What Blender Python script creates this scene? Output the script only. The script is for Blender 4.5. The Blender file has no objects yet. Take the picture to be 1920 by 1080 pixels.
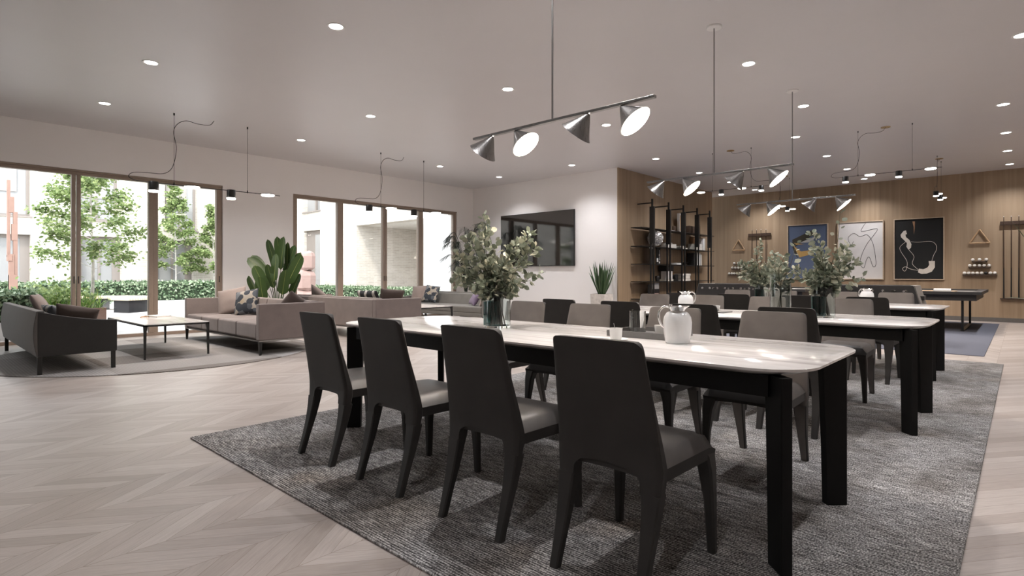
import bpy, bmesh, math, random
from mathutils import Vector, Matrix, Euler, noise as mnoise
PI = math.pi
SC = bpy.context.scene
COL = SC.collection
rnd = random.Random(7)

# ------------------------------------------------------------------ camera
# room axes: +X runs along the window wall towards the television wall, +Y towards the windows
FPX, HORIZON, VPX = 1044.5, 516.0, 1917.0
YAW = math.atan2(VPX - 960.0, FPX)
cam_data = bpy.data.cameras.new('camera')
cam_data.sensor_width = 36.0
cam_data.lens = FPX / 1920.0 * 36.0
cam_data.shift_y = -(540.0 - HORIZON) / 1920.0
cam_data.clip_start, cam_data.clip_end = 0.05, 200
cam = bpy.data.objects.new('camera', cam_data)
COL.objects.link(cam)
cam.location = (0, 0, 1.10)
cam.rotation_euler = (PI / 2, 0, YAW - PI / 2)
SC.camera = cam

# ------------------------------------------------------------------ sky, sun, exposure
world = bpy.data.worlds.new('overcast_sky')
SC.world = world
world.use_nodes = True
wbg = world.node_tree.nodes['Background']
wbg.inputs['Color'].default_value = (0.90, 0.955, 1.0, 1)
wbg.inputs['Strength'].default_value = 2.6
sun_d = bpy.data.lights.new('sun', 'SUN')
sun_d.energy = 1.5
sun_d.angle = math.radians(6)
sun_d.color = (1.0, 0.95, 0.88)
sun = bpy.data.objects.new('sun', sun_d)
sun.rotation_euler = Vector((0.55, 0.62, -1.05)).to_track_quat('-Z', 'Y').to_euler()
COL.objects.link(sun)
vs = SC.view_settings
vs.view_transform = 'Standard'
vs.look = 'None'
vs.exposure = 1.13
vs.gamma = 1.0
vs.use_curve_mapping = False
SC.display_settings.display_device = 'sRGB'
cy = SC.cycles
cy.use_denoising = True
cy.max_bounces = 8
cy.diffuse_bounces = 6
cy.glossy_bounces = 4
cy.transmission_bounces = 8
cy.transparent_max_bounces = 12
cy.caustics_reflective = False
cy.caustics_refractive = False
cy.sample_clamp_indirect = 6.0
DOWN_W, DOWN_DISC = 78.0, 9.0
CONE_W, CONE_DISC = 18.0, 7.0
TRACK_W, TRACK_DISC = 24.0, 7.0
LAMP_COL = (1.0, 0.85, 0.72)

# ------------------------------------------------------------------ node helpers
class NT:
    def __init__(self, name):
        self.m = bpy.data.materials.new(name)
        self.m.use_nodes = True
        self.t = self.m.node_tree
        self.b = self.t.nodes['Principled BSDF']
        self._tc = None
    def n(self, kind, **props):
        nd = self.t.nodes.new('ShaderNode' + kind)
        for k, v in props.items():
            setattr(nd, k, v)
        return nd
    def set(self, sock, v):
        if isinstance(v, bpy.types.NodeSocket):
            self.t.links.new(v, sock)
        elif v is not None:
            if isinstance(v, (tuple, list)) and len(v) == 3 and sock.type == 'RGBA':
                v = (*v, 1)
            sock.default_value = v
    def math(self, op, a, b=None, c=None):
        nd = self.n('Math', operation=op)
        for i, v in enumerate((a, b, c)):
            if v is not None:
                self.set(nd.inputs[i], v)
        return nd.outputs[0]
    def obj(self):
        if self._tc is None:
            self._tc = self.n('TexCoord').outputs['Object']
        return self._tc
    def xyz(self, v=None):
        s = self.n('SeparateXYZ')
        self.set(s.inputs[0], v or self.obj())
        return s.outputs
    def comb(self, x, y, z):
        s = self.n('CombineXYZ')
        for i, v in enumerate((x, y, z)):
            self.set(s.inputs[i], v)
        return s.outputs[0]
    def scaled(self, s, v=None):
        nd = self.n('VectorMath', operation='MULTIPLY')
        self.set(nd.inputs[0], v or self.obj())
        nd.inputs[1].default_value = s
        return nd.outputs[0]
    def noise(self, scale=5, detail=3, vec=None, rough=0.5, dist=0.0):
        nd = self.n('TexNoise')
        self.set(nd.inputs['Vector'], vec or self.obj())
        nd.inputs['Scale'].default_value = scale
        nd.inputs['Detail'].default_value = detail
        nd.inputs['Roughness'].default_value = rough
        nd.inputs['Distortion'].default_value = dist
        return nd.outputs['Fac']
    def white(self, vec):
        nd = self.n('TexWhiteNoise', noise_dimensions='3D')
        self.set(nd.inputs['Vector'], vec)
        return nd.outputs['Value']
    def ramp(self, fac, stops, interp='LINEAR'):
        nd = self.n('ValToRGB')
        nd.color_ramp.interpolation = interp
        e = nd.color_ramp.elements
        while len(e) < len(stops):
            e.new(0.5)
        for el, (p, c) in zip(e, stops):
            el.position = p
            el.color = (*c, 1) if len(c) == 3 else c
        self.set(nd.inputs[0], fac)
        return nd.outputs[0]
    def mix(self, fac, a, b, mode='MIX'):
        nd = self.n('Mix', data_type='RGBA', blend_type=mode)
        self.set(nd.inputs[0], fac)
        self.set(nd.inputs[6], a)
        self.set(nd.inputs[7], b)
        return nd.outputs[2]
    def bump(self, h, strength=0.3, dist=0.01):
        nd = self.n('Bump')
        nd.inputs['Strength'].default_value = strength
        nd.inputs['Distance'].default_value = dist
        self.set(nd.inputs['Height'], h)
        self.set(self.b.inputs['Normal'], nd.outputs[0])
    def p(self, **kw):
        for k, v in kw.items():
            self.set(self.b.inputs[{'color': 'Base Color', 'rough': 'Roughness', 'metal': 'Metallic', 'spec': 'Specular IOR Level',
                                    'coat': 'Coat Weight', 'sheen': 'Sheen Weight', 'trans': 'Transmission Weight', 'ior': 'IOR',
                                    'ecol': 'Emission Color', 'estr': 'Emission Strength', 'coatr': 'Coat Roughness'}[k]], v)
        return self

def plain(name, color, rough=0.5, metal=0.0, vary=0.06, scale=30, spec=None, bump=0.0, **kw):
    q = NT(name)
    f = q.noise(scale, 3)
    lo = tuple(c * (1 - vary) for c in color)
    hi = tuple(min(1, c * (1 + vary)) for c in color)
    q.p(color=q.ramp(f, [(0.3, lo), (0.7, hi)]), rough=rough, metal=metal, **kw)
    if spec is not None:
        q.p(spec=spec)
    if bump:
        q.bump(f, bump, 0.004)
    return q.m

def glow(name, color, strength):
    q = NT(name)
    q.p(color=(0.9, 0.9, 0.9), ecol=color, estr=strength)
    return q.m

def fabric(name, color, rough=0.9, weave=900, vary=0.12, sheen=0.15):
    q = NT(name)
    f = q.noise(weave / 4, 2)
    g = q.noise(7, 2)
    h = q.math('ADD', q.math('MULTIPLY', f, 0.6), q.math('MULTIPLY', g, 0.4))
    q.p(color=q.ramp(h, [(0.35, tuple(c * (1 - vary) for c in color)), (0.65, tuple(c * (1 + vary) for c in color))]), rough=rough, sheen=sheen, spec=0.25)
    q.bump(f, 0.15, 0.002)
    return q.m

def leather(name, color, rough=0.42):
    q = NT(name)
    v = q.n('TexVoronoi', feature='DISTANCE_TO_EDGE')
    v.inputs['Scale'].default_value = 320
    q.set(v.inputs['Vector'], q.obj())
    f = q.noise(9, 3)
    q.p(color=q.ramp(f, [(0.3, tuple(c * 0.88 for c in color)), (0.7, tuple(c * 1.12 for c in color))]), rough=rough, spec=0.42)
    q.bump(v.outputs['Distance'], 0.2, 0.002)
    return q.m

def window_glass(name, tint=(1, 1, 1), gloss=0.06, rough=0.0):
    q = NT(name)
    q.t.nodes.remove(q.b)
    tr = q.n('BsdfTransparent'); tr.inputs[0].default_value = (*tint, 1)
    gl = q.n('BsdfGlossy'); gl.inputs['Roughness'].default_value = rough
    fr = q.n('Fresnel'); fr.inputs[0].default_value = 1.45
    mx = q.n('MixShader')
    q.t.links.new(q.math('MULTIPLY', fr.outputs[0], gloss / 0.06 * 0.8), mx.inputs[0])
    q.t.links.new(tr.outputs[0], mx.inputs[1])
    q.t.links.new(gl.outputs[0], mx.inputs[2])
    q.t.links.new(mx.outputs[0], q.t.nodes['Material Output'].inputs[0])
    return q.m

def clear_glass(name, tint, rough=0.0):
    q = NT(name)
    q.p(color=tint, rough=rough, trans=1.0, ior=1.45)
    return q.m

# ------------------------------------------------------------------ materials
def chevron_floor():
    q = NT('chevron_oak_floor')
    x, y, z = q.xyz()
    W, S, PITCH = 0.297, 0.39, 0.137
    v = q.math('DIVIDE', q.math('SUBTRACT', y, 2.315), W)
    col = q.math('FLOOR', v)
    fv = q.math('SUBTRACT', v, col)
    par = q.math('FLOORED_MODULO', col, 2.0)
    s = q.math('ABSOLUTE', q.math('SUBTRACT', par, fv))
    # even column: X grows as Y falls; odd column: the mirror
    u = q.math('DIVIDE', q.math('ADD', q.math('SUBTRACT', x, 0.709), q.math('MULTIPLY', q.math('SUBTRACT', 1.0, s), -S)), PITCH)
    u2 = q.math('DIVIDE', q.math('ADD', q.math('SUBTRACT', x, 0.709), q.math('MULTIPLY', s, S)), PITCH)
    t = u2
    pid = q.math('FLOOR', t)
    ft = q.math('SUBTRACT', t, pid)
    r1 = q.white(q.comb(pid, col, 0.0))
    r2 = q.white(q.comb(pid, col, 3.7))
    # grain follows the plank: coordinate across (t) stretched, along (fv) slow
    gv = q.comb(q.math('ADD', q.math('MULTIPLY', t, 1.6), q.math('MULTIPLY', r1, 40)), q.math('ADD', q.math('MULTIPLY', fv, 0.9), q.math('MULTIPLY', r2, 30)), 0.0)
    g1 = q.noise(4.0, 4, gv, 0.6, 0.4)
    gv2 = q.comb(q.math('ADD', q.math('MULTIPLY', t, 9.0), q.math('MULTIPLY', r1, 40)), q.math('MULTIPLY', fv, 1.2), r2)
    g2 = q.noise(3.0, 3, gv2, 0.6)
    base = q.ramp(r1, [(0.0, (0.375, 0.330, 0.302)), (0.35, (0.425, 0.379, 0.352)), (0.7, (0.455, 0.411, 0.385)), (1.0, (0.50, 0.458, 0.432))])
    c = q.mix(0.75, base, q.ramp(g1, [(0.3, (0.80, 0.78, 0.76)), (0.7, (1.06, 1.05, 1.04))]), 'MULTIPLY')
    c = q.mix(0.5, c, q.ramp(g2, [(0.35, (0.84, 0.82, 0.80)), (0.65, (1.05, 1.05, 1.05))]), 'MULTIPLY')
    e1 = q.math('MINIMUM', ft, q.math('SUBTRACT', 1.0, ft))
    e2 = q.math('MULTIPLY', q.math('MINIMUM', fv, q.math('SUBTRACT', 1.0, fv)), 2.6)
    e = q.math('MINIMUM', e1, e2)
    seam = q.ramp(e, [(0.0, (0, 0, 0)), (0.022, (1, 1, 1))])
    c = q.mix(seam, (0.20, 0.155, 0.12), c)
    q.p(color=c, rough=q.ramp(g1, [(0.3, (0.34,) * 3), (0.7, (0.44,) * 3)]), spec=0.5)
    q.bump(seam, 0.12, 0.002)
    return q.m

def oak_panel():
    q = NT('oak_veneer_panel')
    x, y, z = q.xyz()
    h = q.math('ADD', x, y)
    pn = q.math('DIVIDE', h, 0.42)
    pid = q.math('FLOOR', pn)
    r = q.white(q.comb(pid, 2.0, 0.0))
    g1 = q.noise(1.0, 4, q.comb(q.math('MULTIPLY', h, 13.0), q.math('MULTIPLY', r, 9), q.math('MULTIPLY', z, 0.35)), 0.6)
    g2 = q.noise(1.0, 3, q.comb(q.math('MULTIPLY', h, 90.0), 0.0, q.math('MULTIPLY', z, 0.9)), 0.6)
    c = q.ramp(g1, [(0.25, (0.285, 0.205, 0.134)), (0.5, (0.335, 0.247, 0.165)), (0.78, (0.395, 0.298, 0.205))])
    c = q.mix(0.35, c, q.ramp(g2, [(0.3, (0.78, 0.77, 0.75)), (0.7, (1.08, 1.08, 1.07))]), 'MULTIPLY')
    c = q.mix(1.0, c, q.ramp(r, [(0, (0.86, 0.86, 0.86)), (1, (1.10, 1.10, 1.10))]), 'MULTIPLY')
    q.p(color=c, rough=0.5, spec=0.35)
    return q.m

def brick(name, c1, c2, mortar):
    q = NT(name)
    x, y, z = q.xyz()
    bt = q.n('TexBrick')
    q.set(bt.inputs['Vector'], q.comb(q.math('ADD', x, y), z, 0.0))
    for k, v in (('Color1', c1), ('Color2', c2), ('Mortar', mortar)):
        bt.inputs[k].default_value = (*v, 1)
    bt.inputs['Scale'].default_value = 1.0
    bt.inputs['Brick Width'].default_value = 0.30
    bt.inputs['Row Height'].default_value = 0.075
    bt.inputs['Mortar Size'].default_value = 0.008
    bt.inputs['Mortar Smooth'].default_value = 0.3
    f = q.noise(3.5, 3)
    q.p(color=q.mix(0.5, bt.outputs['Color'], q.ramp(f, [(0.3, (0.85, 0.84, 0.82)), (0.7, (1.06, 1.06, 1.06))]), 'MULTIPLY'), rough=0.85)
    q.bump(bt.outputs['Fac'], 0.4, -0.01)
    return q.m

def marble(name):
    q = NT(name)
    v1 = q.noise(1.0, 5, q.scaled((11.0, 0.9, 6.0)), 0.62, 0.6)
    v2 = q.noise(1.0, 4, q.scaled((30.0, 2.0, 8.0)), 0.6, 0.3)
    v3 = q.noise(1.3, 3)
    c = q.ramp(v1, [(0.30, (0.44, 0.42, 0.405)), (0.42, (0.66, 0.635, 0.615)), (0.52, (0.735, 0.715, 0.70)), (0.75, (0.79, 0.775, 0.76))])
    c = q.mix(0.45, c, q.ramp(v2, [(0.30, (0.66, 0.65, 0.64)), (0.46, (1.0, 1.0, 1.0))]), 'MULTIPLY')
    c = q.mix(0.35, c, q.ramp(v3, [(0.35, (0.86, 0.85, 0.84)), (0.6, (1.03, 1.03, 1.03))]), 'MULTIPLY')
    q.p(color=c, rough=0.13, spec=0.5)
    return q.m

def woven_rug():
    q = NT('woven_grey_rug')
    x, y, z = q.xyz()
    rib = q.math('SINE', q.math('MULTIPLY', x, 2 * PI / 0.013))
    stitch = q.noise(1.0, 2, q.scaled((105.0, 150.0, 1.0)))
    st2 = q.noise(1.0, 2, q.scaled((78.0, 12.0, 1.0)))
    cloud = q.noise(1.6, 4, None, 0.6, 0.3)
    warm_light = q.noise(1.1, 3, q.scaled((1, 1, 1), None), 0.6)
    h = q.math('ADD', q.math('MULTIPLY', stitch, 0.62), q.math('ADD', q.math('MULTIPLY', rib, 0.07), q.math('MULTIPLY', st2, 0.38)))
    c = q.ramp(h, [(0.36, (0.035, 0.034, 0.034)), (0.47, (0.15, 0.146, 0.145)), (0.56, (0.36, 0.354, 0.350)), (0.68, (0.74, 0.73, 0.725))])
    c = q.mix(0.9, c, q.ramp(cloud, [(0.34, (0.50, 0.47, 0.44)), (0.46, (0.82, 0.80, 0.78)), (0.6, (1.12, 1.12, 1.12))]), 'MULTIPLY')
    c = q.mix(0.6, c, q.ramp(warm_light, [(0.38, (1, 1, 1)), (0.60, (1, 1, 1)), (0.72, (1.1, 0.95, 0.78))]), 'MULTIPLY')  # brown blotches paint warm lamp light into the pile colour
    q.p(color=c, rough=0.95, spec=0.15)
    q.bump(h, 0.8, 0.012)
    return q.m

def patch_rug():
    q = NT('tonal_patchwork_rug')
    x, y, z = q.xyz()
    px_, py_ = q.math('FLOOR', q.math('DIVIDE', x, 0.92)), q.math('FLOOR', q.math('DIVIDE', q.math('ADD', y, 0.18), 0.80))
    r = q.white(q.comb(px_, py_, 0.0))
    wv = q.math('SINE', q.math('MULTIPLY', x, 2 * PI / 0.03))
    f = q.noise(160, 2)
    c = q.ramp(r, [(0.0, (0.17, 0.150, 0.135)), (0.25, (0.28, 0.262, 0.25)), (0.6, (0.36, 0.345, 0.335)), (1.0, (0.42, 0.405, 0.397))])
    c = q.mix(0.5, c, q.ramp(f, [(0.3, (0.75, 0.75, 0.75)), (0.7, (1.12, 1.12, 1.12))]), 'MULTIPLY')
    c = q.mix(0.35, c, q.ramp(q.math('MULTIPLY_ADD', wv, 0.5, 0.5), [(0, (0.72, 0.72, 0.72)), (1, (1.08, 1.08, 1.08))]), 'MULTIPLY')
    q.p(color=c, rough=0.95, spec=0.15)
    q.bump(wv, 0.3, 0.003)
    return q.m

def pebble_print(name, scale=9.0):
    """cushion print: rounded dark and tan shapes on a pale ground"""
    q = NT(name)
    vo = q.n('TexVoronoi', feature='DISTANCE_TO_EDGE')
    vc = q.n('TexVoronoi')
    for n_ in (vo, vc):
        n_.inputs['Scale'].default_value = scale
        q.set(n_.inputs['Vector'], q.scaled((1, 1, 0.15)))
    sp = q.n('SeparateColor')
    q.t.links.new(vc.outputs['Color'], sp.inputs[0])
    shapes = q.ramp(sp.outputs[0], [(0.0, (0.020, 0.026, 0.036)), (0.42, (0.12, 0.13, 0.145)), (0.62, (0.31, 0.26, 0.19)), (0.85, (0.06, 0.07, 0.085))], 'CONSTANT')
    edge = q.ramp(vc.outputs['Distance'], [(0.64, (1, 1, 1)), (0.66, (0, 0, 0))])
    q.p(color=q.mix(edge, (0.28, 0.255, 0.22), shapes), rough=0.85)
    return q.m

def stripe_print(name):
    q = NT(name)
    x, y, z = q.xyz()
    s = q.math('SINE', q.math('ADD', q.math('MULTIPLY', x, 42.0), q.math('MULTIPLY', q.noise(6, 1), 3.0)))
    q.p(color=q.ramp(s, [(0.35, (0.03, 0.032, 0.036)), (0.6, (0.45, 0.43, 0.40))]), rough=0.85)
    return q.m

def leafy(name, c1, c2, c3, rough=0.5, trans=0.0):
    q = NT(name)
    g = q.n('NewGeometry')
    r = g.outputs['Random Per Island']
    c = q.ramp(r, [(0.0, c1), (0.55, c2), (1.0, c3)])
    q.p(color=c, rough=rough, spec=0.4)
    if trans:
        tb = q.n('BsdfTranslucent')
        q.set(tb.inputs[0], c)
        mx = q.n('MixShader'); mx.inputs[0].default_value = trans
        q.t.links.new(q.b.outputs[0], mx.inputs[1])
        q.t.links.new(tb.outputs[0], mx.inputs[2])
        q.t.links.new(mx.outputs[0], q.t.nodes['Material Output'].inputs[0])
    return q.m

def brushed(name, color, rough=0.3):
    q = NT(name)
    f = q.noise(1.0, 2, q.scaled((300, 300, 6)))
    q.p(color=color, metal=1.0, rough=q.ramp(f, [(0.3, (rough * 0.85,) * 3), (0.7, (rough * 1.2,) * 3)]))
    return q.m

def paving():
    q = NT('pale_courtyard_paving')
    bt = q.n('TexBrick')
    q.set(bt.inputs['Vector'], q.obj())
    for k, v in (('Color1', (0.47, 0.455, 0.445)), ('Color2', (0.42, 0.41, 0.40)), ('Mortar', (0.40, 0.38, 0.36))):
        bt.inputs[k].default_value = (*v, 1)
    bt.inputs['Scale'].default_value = 1.0
    bt.inputs['Brick Width'].default_value = 1.2
    bt.inputs['Row Height'].default_value = 0.6
    bt.inputs['Mortar Size'].default_value = 0.006
    q.p(color=bt.outputs['Color'], rough=0.8)
    return q.m

MT = dict(
    floor=chevron_floor(), oak=oak_panel(), marble=marble('white_veined_marble'), rug=woven_rug(), patch=patch_rug(),
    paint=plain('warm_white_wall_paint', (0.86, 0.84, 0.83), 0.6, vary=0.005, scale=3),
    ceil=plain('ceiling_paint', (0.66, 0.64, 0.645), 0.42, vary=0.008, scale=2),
    base=plain('dark_skirting', (0.12, 0.112, 0.105), 0.5),
    frame=plain('bronze_window_frame', (0.29, 0.225, 0.18), 0.45, vary=0.04),
    pane=window_glass('window_pane_glass'),
    leather=leather('dark_brown_leather', (0.022, 0.0195, 0.018), 0.58),
    leather_in=leather('taupe_leather_lit', (0.140, 0.124, 0.114), 0.42),  # back pads: lightened to paint in the light falling on them
    leather_seat_shaded=leather('taupe_leather_shaded', (0.072, 0.066, 0.062), 0.34),  # same pad leather, darkened to paint in the shade on the seats
    leather_leg=leather('dark_brown_leather_leg', (0.028, 0.0255, 0.0235), 0.5),
    black=plain('black_lacquer', (0.006, 0.0058, 0.0055), 0.6, vary=0.1, spec=0.2),
    blackmetal=plain('black_metal', (0.010, 0.010, 0.010), 0.38, metal=0.0),
    taupe=fabric('taupe_wool', (0.190, 0.160, 0.150)),
    taupe_cush=fabric('taupe_cushion_cloth', (0.225, 0.185, 0.170)),
    brown_cush=fabric('brown_cushion_cloth', (0.105, 0.082, 0.073)),
    char=fabric('charcoal_wool', (0.032, 0.031, 0.030), sheen=0.2),
    char_back=fabric('grey_back_cloth', (0.085, 0.079, 0.075), sheen=0.3),
    gray_sofa=fabric('grey_wool', (0.118, 0.114, 0.106)),
    purple=fabric('purple_cushion_cloth', (0.105, 0.078, 0.125)),
    pebble=pebble_print('pebble_print_cloth', 9.5), stripe=stripe_print('striped_print_cloth'),
    white=plain('white_porcelain', (0.82, 0.81, 0.79), 0.18, vary=0.01),
    matwhite=plain('matt_white', (0.80, 0.79, 0.78), 0.55, vary=0.02),
    jug=plain('white_enamel', (0.80, 0.80, 0.79), 0.22, vary=0.01),
    chrome=brushed('polished_chrome', (0.80, 0.79, 0.78), 0.10),
    steel=brushed('brushed_gunmetal', (0.30, 0.295, 0.29), 0.30),
    silver=brushed('hammered_silver', (0.85, 0.84, 0.83), 0.45),
    tray=plain('grey_tray_lacquer', (0.16, 0.155, 0.15), 0.35),
    greystone=plain('grey_slate', (0.15, 0.145, 0.14), 0.6),
    vase=clear_glass('pale_aqua_glass', (0.93, 0.985, 0.975)),
    teal=clear_glass('dark_teal_glass', (0.03, 0.24, 0.23)),
    clear=clear_glass('clear_glass', (0.97, 0.985, 0.98)),
    euca=leafy('eucalyptus_leaf', (0.125, 0.148, 0.105), (0.26, 0.29, 0.22), (0.50, 0.485, 0.37), 0.5, 0.15),
    stemw=plain('woody_stem', (0.06, 0.055, 0.03), 0.7),
    tree=leafy('tree_leaf', (0.11, 0.17, 0.055), (0.23, 0.32, 0.115), (0.45, 0.52, 0.24), 0.5, 0.4),
    hedge=leafy('hedge_leaf', (0.04, 0.085, 0.035), (0.16, 0.235, 0.13), (0.42, 0.50, 0.34), 0.45, 0.2),
    hedgecore=plain('hedge_twigs', (0.02, 0.035, 0.015), 0.9),
    bark=plain('pale_bark', (0.50, 0.47, 0.43), 0.8, vary=0.3, scale=12),
    banana=leafy('banana_leaf', (0.022, 0.044, 0.015), (0.038, 0.072, 0.022), (0.07, 0.115, 0.035), 0.32, 0.06),
    midrib=plain('leaf_midrib', (0.20, 0.24, 0.07), 0.5),
    sanse=leafy('sword_leaf', (0.028, 0.062, 0.026), (0.055, 0.105, 0.045), (0.11, 0.17, 0.085), 0.4),
    palm=leafy('dark_palm_leaf', (0.008, 0.014, 0.008), (0.014, 0.022, 0.012), (0.022, 0.034, 0.018), 0.5),
    grass=leafy('grass_blade', (0.06, 0.15, 0.02), (0.15, 0.28, 0.04), (0.38, 0.42, 0.10), 0.5, 0.3),
    concrete=plain('pale_concrete', (0.62, 0.59, 0.55), 0.8, vary=0.12, scale=14, bump=0.2),
    soil=plain('soil', (0.04, 0.03, 0.022), 0.95),
    corten=plain('rust_pink_steel', (0.27, 0.165, 0.13), 0.75, vary=0.1, scale=8),
    pinkstone=plain('pink_stone', (0.30, 0.205, 0.18), 0.8, vary=0.06, scale=6, bump=0.1),
    brick=brick('cream_brick', (0.58, 0.535, 0.475), (0.49, 0.445, 0.39), (0.64, 0.615, 0.58)),
    brick2=brick('tan_brick', (0.62, 0.53, 0.42), (0.50, 0.43, 0.35), (0.72, 0.68, 0.62)),
    plaster=plain('white_plaster', (0.70, 0.69, 0.69), 0.8, vary=0.02, scale=4),
    joinery=plain('taupe_joinery', (0.24, 0.21, 0.19), 0.6),
    farglass=plain('far_window_glass', (0.30, 0.30, 0.30), 0.12, vary=0.05, scale=2),
    blind=plain('far_blind', (0.33, 0.30, 0.28), 0.8),
    paving=paving(),
    benchwood=plain('pale_bench_timber', (0.72, 0.58, 0.38), 0.6, vary=0.1, scale=10),
    benchbox=plain('dark_polished_plinth', (0.02, 0.02, 0.022), 0.25, spec=0.1),
    screen=plain('black_glass_screen', (0.006, 0.006, 0.006), 0.05, vary=0.0, spec=1.0, ior=1.75),
    lightoak=plain('light_oak', (0.45, 0.30, 0.17), 0.5, vary=0.15, scale=18),
    art_frame=plain('pale_oak_frame', (0.50, 0.40, 0.29), 0.5, vary=0.1, scale=18),
    blue=plain('slate_blue_canvas', (0.085, 0.115, 0.19), 0.8, vary=0.08, scale=60),
    olive=plain('dark_olive_paint', (0.035, 0.030, 0.018), 0.8), ochre=plain('ochre_paint', (0.46, 0.29, 0.10), 0.8),
    offwhite=plain('off_white_paper', (0.62, 0.60, 0.585), 0.8, vary=0.03, scale=4),
    ink=plain('ink', (0.02, 0.02, 0.02), 0.8), artblack=plain('black_canvas', (0.008, 0.008, 0.008), 0.85), cream=plain('cream_paint', (0.60, 0.55, 0.49), 0.8),
    slate=plain('slate_grey_cloth', (0.105, 0.113, 0.145), 0.95, vary=0.10, scale=120),
    foos=plain('anthracite_panel', (0.034, 0.033, 0.033), 0.45), foosend=plain('grey_end_panel', (0.24, 0.225, 0.205), 0.5),
    tan=plain('tan_card', (0.34, 0.19, 0.10), 0.7), bookgrey=plain('grey_book_cloth', (0.40, 0.40, 0.40), 0.7), page=plain('book_pages', (0.72, 0.69, 0.63), 0.8),
    dark=plain('near_black_card', (0.012, 0.011, 0.011), 0.6), darkbrown=plain('dark_brown_wood', (0.05, 0.028, 0.018), 0.5),
    down=glow('downlight_glow', (1.0, 0.95, 0.90), DOWN_DISC), cone=glow('lamp_diffuser_glow', (1.0, 0.90, 0.76), CONE_DISC),
    track=glow('track_lamp_glow', (1.0, 0.93, 0.84), TRACK_DISC),
    brass=brushed('brass', (0.55, 0.40, 0.18), 0.25), leatherball=plain('ivory_ball', (0.78, 0.76, 0.72), 0.12, vary=0.0),
)

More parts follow.
